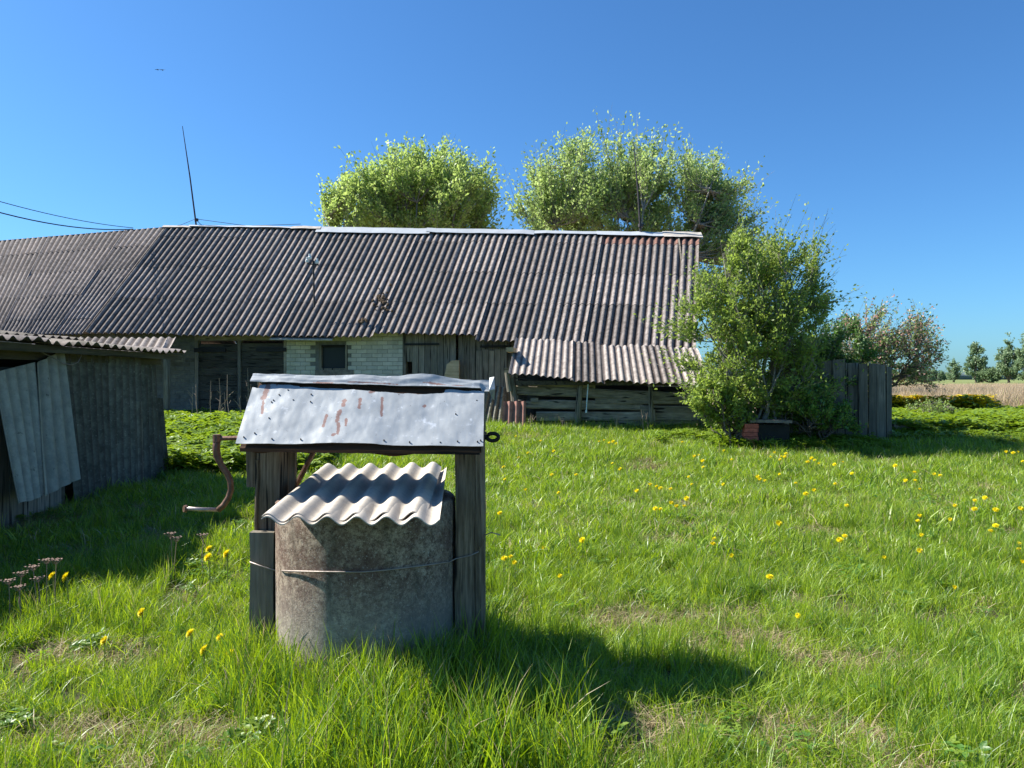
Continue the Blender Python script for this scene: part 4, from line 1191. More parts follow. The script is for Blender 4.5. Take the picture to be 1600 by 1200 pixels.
def make_tree(name, base, env, label, cat, leaf_mats, leaf, nleaf_twig, n_sec, n_twig, bark, trunk_r=.12, fork=.3, up=.5, seed=1, group=None, twig_len=.6, wind=(0, 0, 0), multi=1, leaf_w=.55, shell=.45, spike=0):
    rr = np.random.default_rng(seed)
    t = thing(name, base, label, cat, group)
    env = np.array(env, float)
    vol = env[:, 3] * env[:, 4] * env[:, 5]; pr = vol / vol.sum()
    def sample(n, inner=0.0):
        k = rr.choice(len(env), n, p=pr)
        d = rr.normal(0, 1, (n, 3)); d /= np.linalg.norm(d, axis=1)[:, None]
        r = (inner + (1 - inner) * rr.uniform(0, 1, n)) ** (1 / 2.6) * rr.uniform(.85, 1.12, n)
        return env[k, :3] + d * r[:, None] * env[k, 3:6]
    base = np.array(base, float)
    cen = (env[:, :3] * pr[:, None]).sum(0)
    top = env[:, 2].max()
    nodes = []; rad = []; ndir = []
    trunk = MB(); limbs = MB(); twigs = MB()
    fk = base + (cen - base) * fork
    for k in range(multi):
        b = base + np.array([rr.uniform(-.25, .25), rr.uniform(-.25, .25), 0]) * (multi > 1)
        f = fk + rr.normal(0, .25, 3) * (multi > 1)
        pts = [b + (f - b) * q + np.array([.04 * math.sin(q * 5 + k), .04 * math.cos(q * 4 + k), 0]) for q in np.linspace(0, 1, 6)]
        trunk.tube(pts, [trunk_r * (1.25 - .5 * q) / (1 if multi == 1 else 1.6) for q in np.linspace(0, 1, 6)], 8)
        nodes += pts[3:]; rad += [trunk_r * .6] * len(pts[3:])
    # main limbs
    nl = 7 + 2 * multi
    tips = sample(nl, .35)
    for tp in tips:
        s0 = nodes[rr.integers(0, min(len(nodes), 3 * multi))]
        midp = s0 + (tp - s0) * .45 + np.array([0, 0, -up * .15 * np.linalg.norm(tp - s0)]) + rr.normal(0, .08, 3)
        pts = []
        for q in np.linspace(0, 1, 9):
            p = (1 - q) ** 2 * s0 + 2 * q * (1 - q) * midp + q * q * tp
            pts.append(p + rr.normal(0, .025, 3))
        r_ = [trunk_r * .55 * (1 - .85 * q) + .006 for q in np.linspace(0, 1, 9)]
        limbs.tube(pts, r_, 6)
        nodes += pts[2:]; rad += r_[2:]
    NA = np.array(nodes)
    # secondary branches
    sec_nodes = []; sec_dir = []
    for tp in sample(n_sec, .2):
        d = np.linalg.norm(NA - tp, axis=1) + .9 * np.maximum(0, NA[:, 2] - tp[2] + .2)
        s0 = NA[d.argmin()]
        v_ = tp - s0; L = np.linalg.norm(v_)
        midp = s0 + v_ * .5 + np.array([0, 0, -up * .18 * L])
        pts = [(1 - q) ** 2 * s0 + 2 * q * (1 - q) * midp + q * q * tp + rr.normal(0, .012, 3) for q in np.linspace(0, 1, 6)]
        limbs.tube(pts, [max(.006, trunk_r * .17 * (1 - .8 * q)) for q in np.linspace(0, 1, 6)], 4, cap=False)
        sec_nodes += pts[2:]; dd_ = (pts[-1] - pts[2]) / (np.linalg.norm(pts[-1] - pts[2]) + 1e-9); sec_dir += [dd_] * len(pts[2:])
    SA = np.array(sec_nodes)
    # twigs with leaves
    LC_, LA_ = [], []
    pick = rr.integers(0, len(SA), n_twig); stt = SA[pick]; sdr = np.array(sec_dir)[pick]
    for k in range(n_twig):
        s0 = stt[k]
        out = s0 - cen; out /= np.linalg.norm(out) + 1e-9
        d = out * .2 + sdr[k] * .95 + rr.normal(0, .38, 3) + np.array([0, 0, up * .8]) + np.array(wind) * .8; d /= np.linalg.norm(d)
        L = twig_len * rr.uniform(.5, 1.25) * (1 + spike * (rr.random() < .12))
        e = s0 + d * L + np.array([0, 0, .12 * L * up])
        m_ = s0 + d * L * .5 + rr.normal(0, .03 * L, 3)
        twigs.tube([s0, m_, e], [max(.004, trunk_r * .05), max(.003, trunk_r * .035), .002], 3, cap=False)
        q = rr.uniform(.1, 1.0, nleaf_twig)[:, None]
        LC_.append(s0 + (e - s0) * q + rr.normal(0, .035 * L + leaf * .25, (nleaf_twig, 3)))
        LA_.append(np.repeat((d * .9)[None], nleaf_twig, 0))
    trunk.build('trunk', bark, t, smooth=True); limbs.build('limbs', bark, t, smooth=True)
    tw = twigs.build('twigs', bark, t); tag(tw, kind='stuff')
    C_ = np.concatenate(LC_); A_ = np.concatenate(LA_)
    C_ = C_
    ok = C_[:, 2] > base[2] + .08
    C_, A_ = C_[ok], A_[ok]
    V_, F_ = leaf_cloud(C_, A_, leaf, rr, wid=leaf_w)
    mi = rr.integers(0, len(leaf_mats), len(F_))
    cr = np_obj('crown', V_, F_, leaf_mats, t, mi)
    tag(cr, kind='stuff')
    return t
def E(px, py, D, wpx, hpx, dep):
    c = P(px, py, D); return (c.x, c.y, c.z, wpx / F * D, dep, hpx / F * D)
# behind the barn, left
D = 29.0; b = P(640, 592, D); b.z = .4
make_tree('willow_tree', b, [E(645, 305, D, 70, 50, 2.4), E(560, 335, D, 66, 32, 2.0), E(600, 325, D, 80, 42, 2.4), E(718, 310, D, 50, 55, 2.0), E(690, 335, D, 80, 50, 2.2), E(680, 275, D, 60, 30, 1.6), E(570, 368, D, 85, 34, 2.2), E(700, 372, D, 90, 38, 2.2)],
          'bushy light green tree behind the barn, left of the gap of sky', 'tree', [M['leaf_tree'], M['leaf_tree']], .15, 14, 230, 3900, M['bark_grey'], .22, .3, .8, 3, 'trees behind the barn', .95, (.3, 0, .15), spike=.5)
D = 31.0; b = P(960, 592, D); b.z = .4
make_tree('willow_tree', b, [E(895, 300, D, 62, 60, 2.4), E(855, 328, D, 45, 30, 1.8), E(965, 295, D, 85, 60, 2.6), E(1045, 295, D, 85, 55, 2.6), E(975, 345, D, 160, 50, 2.8), E(1095, 320, D, 65, 50, 2.4), E(1140, 360, D, 52, 50, 2.4), E(1105, 400, D, 80, 65, 2.2), E(1160, 425, D, 45, 50, 2.0), E(875, 368, D, 75, 36, 2.2), E(960, 380, D, 90, 38, 2.2)],
          'taller pale green tree behind the barn, right of the gap of sky', 'tree', [M['leaf_tree2'], M['leaf_tree']], .145, 14, 320, 5100, M['bark_grey'], .24, .25, .85, 5, 'trees behind the barn', 1.0, (.25, 0, .15), spike=.6)
# bush in front of the barn's right end
D = 13.6; b = P(1185, 676, D); b.z = gz(b.x, b.y) - .03
make_tree('leafy_bush', b, [E(1175, 470, D, 85, 75, .9), E(1135, 520, D, 85, 80, .9), E(1205, 550, D, 85, 75, .9), E(1170, 405, D, 50, 45, .7), E(1232, 440, D, 48, 60, .7), E(1190, 600, D, 100, 52, .9), E(1270, 470, D, 42, 22, .6), E(1105, 450, D, 42, 45, .6), E(1122, 622, D, 52, 38, .7), E(1215, 622, D, 75, 38, .8), E(1290, 500, D, 30, 25, .5)],
          'large light green bush covering the right end of the barn', 'bush', [M['leaf_bush']], .070, 11, 330, 4600, M['bark_grey'], .045, .2, .5, 8, None, .36, (.15, 0, .05), 9, .5, spike=1.5)
D = 14.3; b = P(1270, 676, D); b.z = gz(b.x, b.y) - .03
make_tree('dark_bush', b, [E(1265, 610, D, 65, 60, .7), E(1315, 545, D, 50, 38, .6), E(1250, 545, D, 40, 50, .6)],
          'dark shaded bush between the large bush and the plank fence', 'bush', [M['leaf_apple'], M['herb_dark']], .065, 13, 140, 1900, M['bark'], .035, .3, .5, 9, None, .3, (0, 0, 0), 4)
for k, (env_, bx, lab) in enumerate((([E(1118, 628, 13.2, 38, 34, .45), E(1140, 650, 13.2, 26, 22, .4)], 1128, 'low leafy shoots at the left foot of the large bush'), ([E(1262, 640, 13.3, 40, 36, .5), E(1300, 655, 13.3, 36, 22, .4)], 1270, 'low dark leafy shoots between the trough and the plank fence'), ([E(1185, 628, 13.55, 50, 24, .3)], 1190, 'leafy shoots hanging just above the brick trough'))):
    b = P(bx, 676, 13.3); b.z = gz(b.x, b.y) - .02
    make_tree('undergrowth_shrub', b, env_, lab, 'shrub', [M['leaf_bush']] if k != 1 else [M['herb_dark'], M['leaf_bush']], .066, 11, 60, 520, M['bark'], .02, .3, .4, 60 + k, 'shoots round the foot of the large bush', .22, (0, 0, 0), 4)
# sparse apple tree behind the fence
D = 19.0; b = P(1370, 640, D); b.z = .43
make_tree('apple_tree', b, [E(1340, 545, D, 60, 45, .9), E(1400, 560, D, 60, 40, .9), E(1375, 515, D, 60, 38, .8), E(1430, 530, D, 38, 36, .6), E(1330, 600, D, 50, 35, .8), E(1415, 590, D, 40, 22, .6)],
          'spreading apple tree with reddish buds behind the plank fence', 'tree', [M['leaf_apple'], M['leaf_tree2'], M['leaf_red'], M['leaf_apple']], .072, 8, 210, 1900, M['bark'], .09, .25, .15, 12, None, .42, (.35, 0, 0), 2, spike=.7)
D = 20.5; b = P(1452, 640, D); b.z = .43
make_tree('low_shrub', P(1455, 660, 16.5) * 1.0, [E(1440, 655, 16.5, 38, 20, .5), E(1475, 650, 16.5, 26, 14, .4)],
          'low pale green shrub right of the plank fence', 'shrub', [M['leaf_bush'], M['leaf_tree2']], .05, 8, 60, 420, M['bark'], .02, .4, .4, 15, None, .25, (0, 0, 0), 4)
# field trees far away
for k, (px, top, w, D, lab) in enumerate(((1490, 560, 9, 150, 'smallest tree standing alone at the far edge of the reed field'), (1525, 532, 21, 130, 'pointed tree in the middle of the far field edge'),
                                         (1576, 519, 20, 125, 'tall narrow tree at the field edge, second from the right border'), (1604, 515, 22, 120, 'tall tree cut by the right border of the picture'), (1545, 577, 12, 128, 'low round bush right of the pointed field tree'))):
    b = P(px, 598, D); b.z = .8
    h = 597 - top
    en = [E(px, top + h * .74, D, w * .72, h * .2, 1.6), E(px, top + h * .5, D, w * .6, h * .22, 1.4), E(px + 1, top + h * .24, D, w * .32, h * .18, 1.0)]
    if k == 4: en = [E(px, 588, D, w, 9, 2)]
    make_tree('field_tree' if k < 4 else 'field_bush', b, en, lab, 'tree' if k < 4 else 'bush', [M['leaf_far'], M['leaf_far_dark']] if k != 4 else [M['leaf_far_dark']], .34 if k < 4 else .4, 10, 60, 620 if w > 10 else 260, M['bark'], .2, .15, .5, 20 + k, 'trees along the far field' if k < 4 else None, .65)
for k, (px, top, w, D) in enumerate(((1405, 572, 30, 210), (1440, 580, 14, 200), (1462, 583, 12, 220))):
    b = P(px, 598, D); b.z = .8
    make_tree('field_bush', b, [E(px, top + 10, D, w, 11, 3)], ['wide dark thicket behind the apple tree at the horizon', 'dark rounded thicket at the horizon right of the apple tree', 'farthest dark thicket left of the smallest field tree'][k], 'thicket', [M['leaf_far_dark']], .7, 8, 40, 240, M['bark'], .2, .15, .4, 40 + k, None, 1.2)

# ------------------------------------------------------------------ grass and herbs
SRC = {}
def tuft_mesh(name, n, r, h0, h1, w, lean, mats, probs, seed, segs=3, curl=.5):
    rr = np.random.default_rng(seed)
    V_ = []; F_ = []; mi = []
    for k in range(n):
        a = rr.uniform(0, 2 * math.pi); q = r * math.sqrt(rr.random())
        bx, by = q * math.cos(a), q * math.sin(a)
        h = rr.uniform(h0, h1); ww = w * rr.uniform(.6, 1.3)
        la = rr.uniform(0, 2 * math.pi); ll = h * abs(rr.normal(lean, lean * .6))
        wa = rr.uniform(0, math.pi); wx, wy = math.cos(wa) * ww / 2, math.sin(wa) * ww / 2
        base = len(V_); m_ = int(rr.choice(len(mats), p=probs))
        cu = rr.uniform(0, curl)
        for s in range(segs):
            t = s / segs; k_ = (1 - t * .55)
            x = bx + math.cos(la) * ll * t ** 1.8; y = by + math.sin(la) * ll * t ** 1.8; z = h * (t - cu * t ** 3 * .5)
            V_ += [(x - wx * k_, y - wy * k_, z), (x + wx * k_, y + wy * k_, z)]
        V_.append((bx + math.cos(la) * ll * (1 + cu * .3), by + math.sin(la) * ll * (1 + cu * .3), h * (1 - cu * .5)))
        for s in range(segs - 1):
            q = base + 2 * s
            F_ += [(q, q + 1, q + 3), (q, q + 3, q + 2)]; mi += [m_, m_]
        q = base + 2 * (segs - 1)
        F_.append((q, q + 1, q + 2)); mi.append(m_)
    return np_obj(name, V_, F_, mats, mi=mi, link=False)
def herb_mesh(name, n, r, h0, h1, ls, mats, seed, tri=False):
    rr = np.random.default_rng(seed)
    V_ = []; F_ = []; mi = []
    for k in range(n):
        a = rr.uniform(0, 2 * math.pi); q = r * math.sqrt(rr.random())
        h = rr.uniform(h0, h1); c_ = np.array([q * math.cos(a), q * math.sin(a), h])
        rt = np.array([q * .3 * math.cos(a), q * .3 * math.sin(a), 0])
        base = len(V_); V_ += [tuple(rt - [.002, 0, 0]), tuple(rt + [.002, 0, 0]), tuple(c_)]; F_.append((base, base + 1, base + 2)); mi.append(0)
        for j in range(3 if tri else 1):
            aa = a + (j - 1) * 1.5 * (1 if tri else 0) + rr.normal(0, .4)
            d = np.array([math.cos(aa), math.sin(aa), rr.uniform(-.35, .5)]); d /= np.linalg.norm(d)
            s = np.cross(d, [0, 0, 1]); s /= np.linalg.norm(s); up_ = np.cross(s, d)
            L = ls * rr.uniform(.7, 1.3)
            pts = [c_, c_ + d * L * .3 + s * L * .28 + up_ * L * .06, c_ + d * L * .7 + s * L * .22 + up_ * L * .03, c_ + d * L - up_ * L * .1, c_ + d * L * .7 - s * L * .22 + up_ * L * .03, c_ + d * L * .3 - s * L * .28 + up_ * L * .06]
            b = len(V_); V_ += [tuple(p_) for p_ in pts]
            m_ = int(rr.integers(0, len(mats)))
            F_ += [(b, b + 1, b + 2), (b, b + 2, b + 3), (b, b + 3, b + 4), (b, b + 4, b + 5)]; mi += [m_] * 4
    return np_obj(name, V_, F_, mats, mi=mi, link=False)
def source(name, objs):
    c = bpy.data.collections.new(name)
    for o in objs: c.objects.link(o)
    return c
gm = [M['g1'], M['g2'], M['g3'], M['g4']]
src_short = source('short_tufts', [tuft_mesh('blade_a%d' % k, 24, .085, .04, .15, .0044, .50, gm, [.40, .30, .22, .08], 100 + k) for k in range(5)])
src_tall = source('tall_tufts', [tuft_mesh('blade_b%d' % k, 26, .065, .14, .33, .0052, .26, gm, [.42, .28, .25, .05], 200 + k, 4, .35) for k in range(5)])
src_dry = source('dry_tufts', [tuft_mesh('blade_c%d' % k, 34, .10, .02, .08, .0045, 1.6, gm, [.08, .06, .02, .84], 300 + k, 3, .9) for k in range(4)])
src_mid = source('mid_tufts', [tuft_mesh('blade_d%d' % k, 38, .17, .05, .15, .0080, .5, gm, [.40, .30, .23, .07], 400 + k) for k in range(5)])
src_herb = source('herb_tufts', [herb_mesh('herb_a%d' % k, 12, .08, .04, .13, .045, [M['herb'], M['herb_dark']], 500 + k, True) for k in range(4)])
src_cover = source('cover_tufts', [herb_mesh('herb_b%d' % k, 20, .16, .10, .30, .085, [M['herb'], M['herb']], 600 + k, True) for k in range(4)])
src_reed = source('reed_tufts', [tuft_mesh('reed_a%d' % k, 34, .32, .5, 1.0, .017, .28, [M['reed'], M['g4'], M['g2']], [.72, .25, .03], 700 + k, 3, .4) for k in range(4)])
src_marsh = source('marsh_tufts', [herb_mesh('marsh_a%d' % k, 16, .22, .12, .34, .11, [M['marsh_flower'], M['marsh_flower'], M['herb_dark']], 800 + k, True) for k in range(2)])

def scatter(name, pts, coll, scale, label, tilt=.12, nvar=5, rr=None, zoff=0.0):
    rr = rr or np.random.default_rng(len(pts))
    n = len(pts)
    Z = zt(pts[:, 0], pts[:, 1]) + zoff
    V_ = np.column_stack([pts[:, 0], pts[:, 1], Z]).astype(np.float32)
    me = bpy.data.meshes.new(name); me.vertices.add(n); me.vertices.foreach_set('co', V_.ravel())
    rot = np.column_stack([rr.normal(0, tilt, n), rr.normal(0, tilt, n), rr.uniform(0, 6.283, n)]).astype(np.float32)
    a = me.attributes.new('rot', 'FLOAT_VECTOR', 'POINT'); a.data.foreach_set('vector', rot.ravel())
    a = me.attributes.new('scl', 'FLOAT', 'POINT'); a.data.foreach_set('value', np.asarray(scale * np.ones(n), np.float32))
    a = me.attributes.new('idx', 'INT', 'POINT'); a.data.foreach_set('value', rr.integers(0, nvar, n).astype(np.int32))
    me.update()
    o = bpy.data.objects.new(name, me); COL.objects.link(o)
    g = bpy.data.node_groups.new(name + '_scatter', 'GeometryNodeTree')
    g.interface.new_socket('Geometry', in_out='INPUT', socket_type='NodeSocketGeometry')
    g.interface.new_socket('Geometry', in_out='OUTPUT', socket_type='NodeSocketGeometry')
    gi = g.nodes.new('NodeGroupInput'); go = g.nodes.new('NodeGroupOutput')
    ip = g.nodes.new('GeometryNodeInstanceOnPoints'); ci = g.nodes.new('GeometryNodeCollectionInfo')
    ci.inputs['Collection'].default_value = coll; ci.inputs['Separate Children'].default_value = True; ci.inputs['Reset Children'].default_value = True
    ip.inputs['Pick Instance'].default_value = True
    def attr(nm, ty):
        q = g.nodes.new('GeometryNodeInputNamedAttribute'); q.data_type = ty; q.inputs['Name'].default_value = nm
        return [s for s in q.outputs if s.enabled and s.name == 'Attribute'][0]
    L = g.links.new
    e2r = g.nodes.new('FunctionNodeEulerToRotation')
    L(gi.outputs[0], ip.inputs['Points']); L(ci.outputs[0], ip.inputs['Instance'])
    L(attr('rot', 'FLOAT_VECTOR'), e2r.inputs[0]); L(e2r.outputs[0], ip.inputs['Rotation'])
    L(attr('scl', 'FLOAT'), ip.inputs['Scale']); L(attr('idx', 'INT'), ip.inputs['Instance Index'])
    L(ip.outputs[0], go.inputs[0])
    md = o.modifiers.new('scatter', 'NODES'); md.node_group = g
    tag(o, label, kind='stuff')
    return o
def fan(n, D0, D1, u0=-.95, u1=.95, p=2.0, rr=rng):
    """n ground points between distances D0..D1; p=2 gives even density, less gives more near the camera"""
    wide = (u0, u1) == (-.95, .95)
    if wide: n = int(n * 1.35)
    q = rr.random(n)
    D = (D0 ** p + (D1 ** p - D0 ** p) * q) ** (1 / p)
    u = rr.uniform(u0, u1, n)
    if wide: u = rr.uniform(-1, 1, n) * (.74 + 2.2 / D)
    return np.column_stack([u * D, D])
def nz(p, f, seed=0.0):
    return np.array([noise.noise((x * f, y * f, seed)) for x, y in p])
def keep_out(p):
    x, y = p[:, 0], p[:, 1]
    k = ((x - cx) ** 2 + (y - cy) ** 2 > (R + .03) ** 2)
    k &= ~((x < XS - .02) & (y > 2.5) & (y < 10.8))
    k &= ~((y + K * x > WC - .1) & (y + K * x < WC + 7.6) & (x < 5.0))
    k &= ~((y + K * x > LC + .1) & (y + K * x < WC) & (x > .0) & (x < 3.9))
    return p[k]
def dryf(p):
    return nz(p, .9, 3.3) + .5 * nz(p, 2.6, 8.1)
# dry worn patches seen in the picture
DRY = [on_ground(930 + 45, 975), on_ground(1160, 1010), on_ground(1010, 1150), on_ground(1340, 1045), on_ground(1230, 1150), on_ground(40, 1160), on_ground(150, 1030), on_ground(300, 1165), on_ground(1130, 970)]
def dryness(p):
    d = dryf(p) * .8
    for q in DRY:
        d = np.maximum(d, .95 * np.exp(-(((p[:, 0] - q.x) / .42) ** 2 + ((p[:, 1] - q.y) / .22) ** 2)))
    return d
# near lawn
p = keep_out(fan(17500, 1.9, 7.2, p=1.6)); d = dryness(p)
cl = nz(p, 5.0, 31.0) + .6 * nz(p, 1.2, 12.0); p = p[cl > -.22]; d = d[cl > -.22]
short = p[(d < .34) | (rng.random(len(p)) < .30)]
scatter('lawn_grass', short, src_short, rng.uniform(.75, 1.35, len(short)), 'short green lawn grass around the well')
p = keep_out(fan(9000, 1.9, 8.0, p=1.7)); d = dryness(p); t_ = nz(p, 1.4, 21.0)
tall = p[(d < .2) & (t_ > .02)]
scatter('tall_grass', tall, src_tall, rng.uniform(.55, 1.0, len(tall)), 'longer clumps of grass in the near lawn', .15)
p = keep_out(fan(11000, 1.9, 9.0, p=1.7)); d = dryness(p)
dry = p[(d > .31) | (rng.random(len(p)) < .07)]
scatter('dry_thatch', dry, src_dry, rng.uniform(.8, 1.6, len(dry)), 'straw coloured thatch in the worn lawn patches', .1, 4)
p = keep_out(fan(3200, 8.0, 16.0, p=1.8)); p = p[nz(p, 1.1, 41.0) > .2]
scatter('dry_thatch', p, src_dry, rng.uniform(1.2, 2.2, len(p)), 'scattered straw coloured grass in the middle lawn', .1, 4)
# clump in front of the well and around its foot
ang = rng.uniform(math.pi * .95, math.pi * 2.12, 260); rad_ = R + .04 + np.abs(rng.normal(0, .16, 260))
foot = np.column_stack([cx + rad_ * np.cos(ang), cy + rad_ * np.sin(ang)])
ex = np.column_stack([rng.uniform(-1.0, .35, 170), rng.uniform(3.05, 3.75, 170)])
foot = np.concatenate([foot, ex])
scatter('tall_grass', foot, src_tall, rng.uniform(.9, 1.55, len(foot)), 'long fresh grass grown up around the foot of the well', .18)
ang = rng.uniform(0, math.pi, 120); foot2 = np.column_stack([cx + (R + .15) * np.cos(ang) + rng.normal(0, .1, 120), cy + (R + .1) * np.sin(ang) + rng.normal(0, .1, 120)])
# middle lawn
p = keep_out(fan(40000, 6.6, 16.5, p=1.6)); cl = nz(p, 3.0, 31.0) + .6 * nz(p, .7, 12.0); p = p[cl > -.24]; cl = cl[cl > -.24]
scatter('lawn_grass', p, src_mid, rng.uniform(.55, 1.15, len(p)) * np.clip(1 + 1.0 * cl, .6, 1.7), 'green lawn grass between the well and the barn')
p = keep_out(fan(3600, 7.2, 15.5)); p = p[nz(p, .8, 5.0) > .05]
scatter('tall_grass', p, src_tall, rng.uniform(.5, .8, len(p)), 'tufts of longer grass in the middle lawn', .2)
p = keep_out(fan(2600, 2.0, 9.0, p=1.7)); p = p[nz(p, 2.2, 15.0) > .16]
scatter('small_herbs', p, src_herb, rng.uniform(.45, .9, len(p)), 'small leafy herbs mixed into the lawn', .2, 4)
# leafy ground cover: by the left barn end, along the barn, at the right
c1 = np.column_stack([rng.uniform(-8.5, -2.9, 3200), rng.uniform(10.9, 17.6, 3200)])
c1 = c1[(c1[:, 0] / c1[:, 1] < -.20)]
c2 = np.column_stack([rng.uniform(2.6, 10.5, 2600), rng.uniform(12.3, 14.1, 2600)])
c2 = c2[(c2[:, 1] + .9 * nz(c2, .7, 2) + .35 * nz(c2, 2.2, 6) > 13.15)]
c3 = fan(5200, 13.8, 19.8, .5, .95)
c2 = c2[rng.random(len(c2)) < .55]
c4 = np.column_stack([rng.uniform(3.6, 6.6, 260), rng.uniform(12.75, 13.5, 260)])
cv = keep_out(np.concatenate([c1, c2, c3, c4]))
scatter('ground_elder', cv, src_cover, rng.uniform(.55, 1.2, len(cv)) * np.where((cv[:, 0] > 2) & (cv[:, 1] < 14.1), .6, 1.0), 'dense leafy ground cover along the barn, fence and field edge', .15, 4)
p = np.column_stack([rng.uniform(-.6, 4.1, 90), rng.uniform(14.6, 15.1, 90) - .0]); p[:, 1] = LC - .25 - K * p[:, 0] + rng.uniform(-.15, .1, 90)
scatter('lean_to_weeds', p, src_tall, rng.uniform(.8, 1.3, len(p)), 'weeds at the foot of the timber lean-to', .2)
# reeds
p = fan(11000, 19.5, 75, .47, 1.0, p=1.25)
scatter('dead_reeds', p, src_reed, rng.uniform(.65, 1.0, len(p)) * (1 - .25 * sm((p[:, 1] - 24) / 40)), 'pale dry reeds filling the field behind the fence', .12, 4)
p = fan(420, 18.6, 20.6, .505, .64); p = p[(nz(p, .9, 4) > -.15)]
scatter('yellow_marsh_flowers', p, src_marsh, rng.uniform(.9, 1.3, len(p)), 'band of yellow flowers between the green plants and the reeds', .1, 2, zoff=.18)

# ------------------------------------------------------------------ dandelions
def petals(n, r0, r1, z0, z1, w, rr):
    V_ = []; F_ = []
    for k in range(n):
        a = 2 * math.pi * k / n + rr.uniform(-.1, .1); L = r1 * rr.uniform(.88, 1.08)
        ca, sa = math.cos(a), math.sin(a); b = len(V_)
        V_ += [(r0 * ca, r0 * sa, z0), (L * .6 * ca - w * sa, L * .6 * sa + w * ca, (z0 + z1) / 2 + .002), (L * ca, L * sa, z1), (L * .6 * ca + w * sa, L * .6 * sa - w * ca, (z0 + z1) / 2 + .002)]
        F_.append((b, b + 3, b + 2, b + 1))
    return V_, F_
rd = np.random.default_rng(5)
hv, hf = [], []; hm = []
for (n_, r0, r1, z0, z1, w, m_) in ((22, .002, .026, 0, .004, .0046, 0), (18, .002, .022, .003, .010, .004, 0), (14, .001, .016, .006, .015, .0034, 0), (9, .0, .009, .009, .017, .003, 1)):
    v_, f_ = petals(n_, r0, r1, z0, z1, w, rd); b_ = len(hv)
    hv += v_; hf += [tuple(i + b_ for i in q) for q in f_]; hm += [m_] * len(f_)
head_me = bpy.data.meshes.new('flower_head'); head_me.from_pydata(hv, [], hf)
head_me.materials.append(M['petal']); head_me.materials.append(M['dand_centre']); head_me.polygons.foreach_set('material_index', hm)
stem_me = {}
for k, h in enumerate((.155, .18, .205)):
    mb = MB(); mb.tube([(0, 0, 0), (.006 * (k - 1), .004, h * .5), (0, 0, h)], [.0028, .0026, .003], 5)
    mb.tube([(0, 0, h - .012), (0, 0, h)], [.004, .007], 6)
    me = bpy.data.meshes.new('stem'); me.from_pydata(mb.v, [], mb.f); me.materials.append(M['stem']); stem_me[k] = (me, h)
DN = """787,730 789,749 781,802 810,715 825,708 865,705 845,689 806,682 862,742 900,742 821,765 873,770 936,690 944,688 952,692 958,690 963,693 957,724 969,733 1066,691 1085,713 1092,711 1098,720 1099,730 1076,745 1081,757 1131,704 1143,718 1130,757 1016,757 1026,760 1032,763 1048,764 995,767 1073,779 1049,786 1057,791 1069,791 1024,795 1032,796 910,844 849,856 788,873 798,870 804,879 875,900 1116,842 1114,850 1143,868 1184,745 1187,749 1195,751 1218,741 1243,755 1259,772 1272,766 1210,707 1204,714 1221,713 1226,714 1228,709 1219,718 1268,716 1273,719 1262,722 1279,724 1304,726 1317,722 1331,740 1305,756 1323,790 1217,818 1320,838 1312,844 1382,871 1203,902 1247,962 1492,918 1437,861 1440,836 1437,806 1434,814 1485,812 1492,790 1523,782 1523,796 1539,778 1556,797 1556,822 1548,830 1595,795 1592,849 1592,858 1598,878 1437,764 1415,751 1430,751 1399,728 1572,706 1583,708 1591,706 1598,721 1429,738 1460,741 1469,743 222,957 298,990 344,996 320,1016 360,1021 164,1001 104,902 83,900 327,858 326,871 355,866"""
ORD = ['leftmost', 'second from the left', 'third from the left', 'fourth from the left', 'fifth from the left', 'sixth from the left', 'seventh from the left', 'eighth from the left', 'ninth from the left', 'tenth from the left', 'eleventh from the left', 'twelfth from the left', 'thirteenth from the left', 'fourteenth from the left']
dand = {}
NEAR = {(222, 957): 'yellow dandelion standing alone left of the well, up from the pair of blooms', (298, 990): 'largest dandelion left of the well, turned to face the camera', (344, 996): 'dandelion seen from the side right of the largest bloom',
        (320, 1016): 'half closed dandelion below the largest bloom left of the well', (360, 1021): 'lowest dandelion in the group left of the well', (164, 1001): 'half open dandelion farthest left in the near sunlit grass',
        (104, 902): 'dandelion beside the dry umbels at the shadow edge, right one of two', (83, 900): 'small dandelion beside the dry umbels at the shadow edge, left one of two',
        (1247, 962): 'nearest dandelion in the lawn right of the well shadow', (1203, 902): 'single dandelion above the nearest one in the right lawn', (1143, 868): 'round full dandelion in the lawn facing the camera, below a close pair',
        (1382, 871): 'single dandelion in the middle of the right lawn with pale grass around it', (1492, 918): 'single dandelion low at the right side of the lawn', (910, 844): 'large dandelion right of the well, above the one in the shadow edge',
        (849, 856): 'dandelion between the close trio by the well post and the larger bloom', (875, 900): 'dandelion just above the upper edge of the well shadow', (1217, 818): 'flat looking dandelion alone in the centre of the right lawn',
        (1323, 790): 'small flat dandelion alone above the pair in the right lawn'}
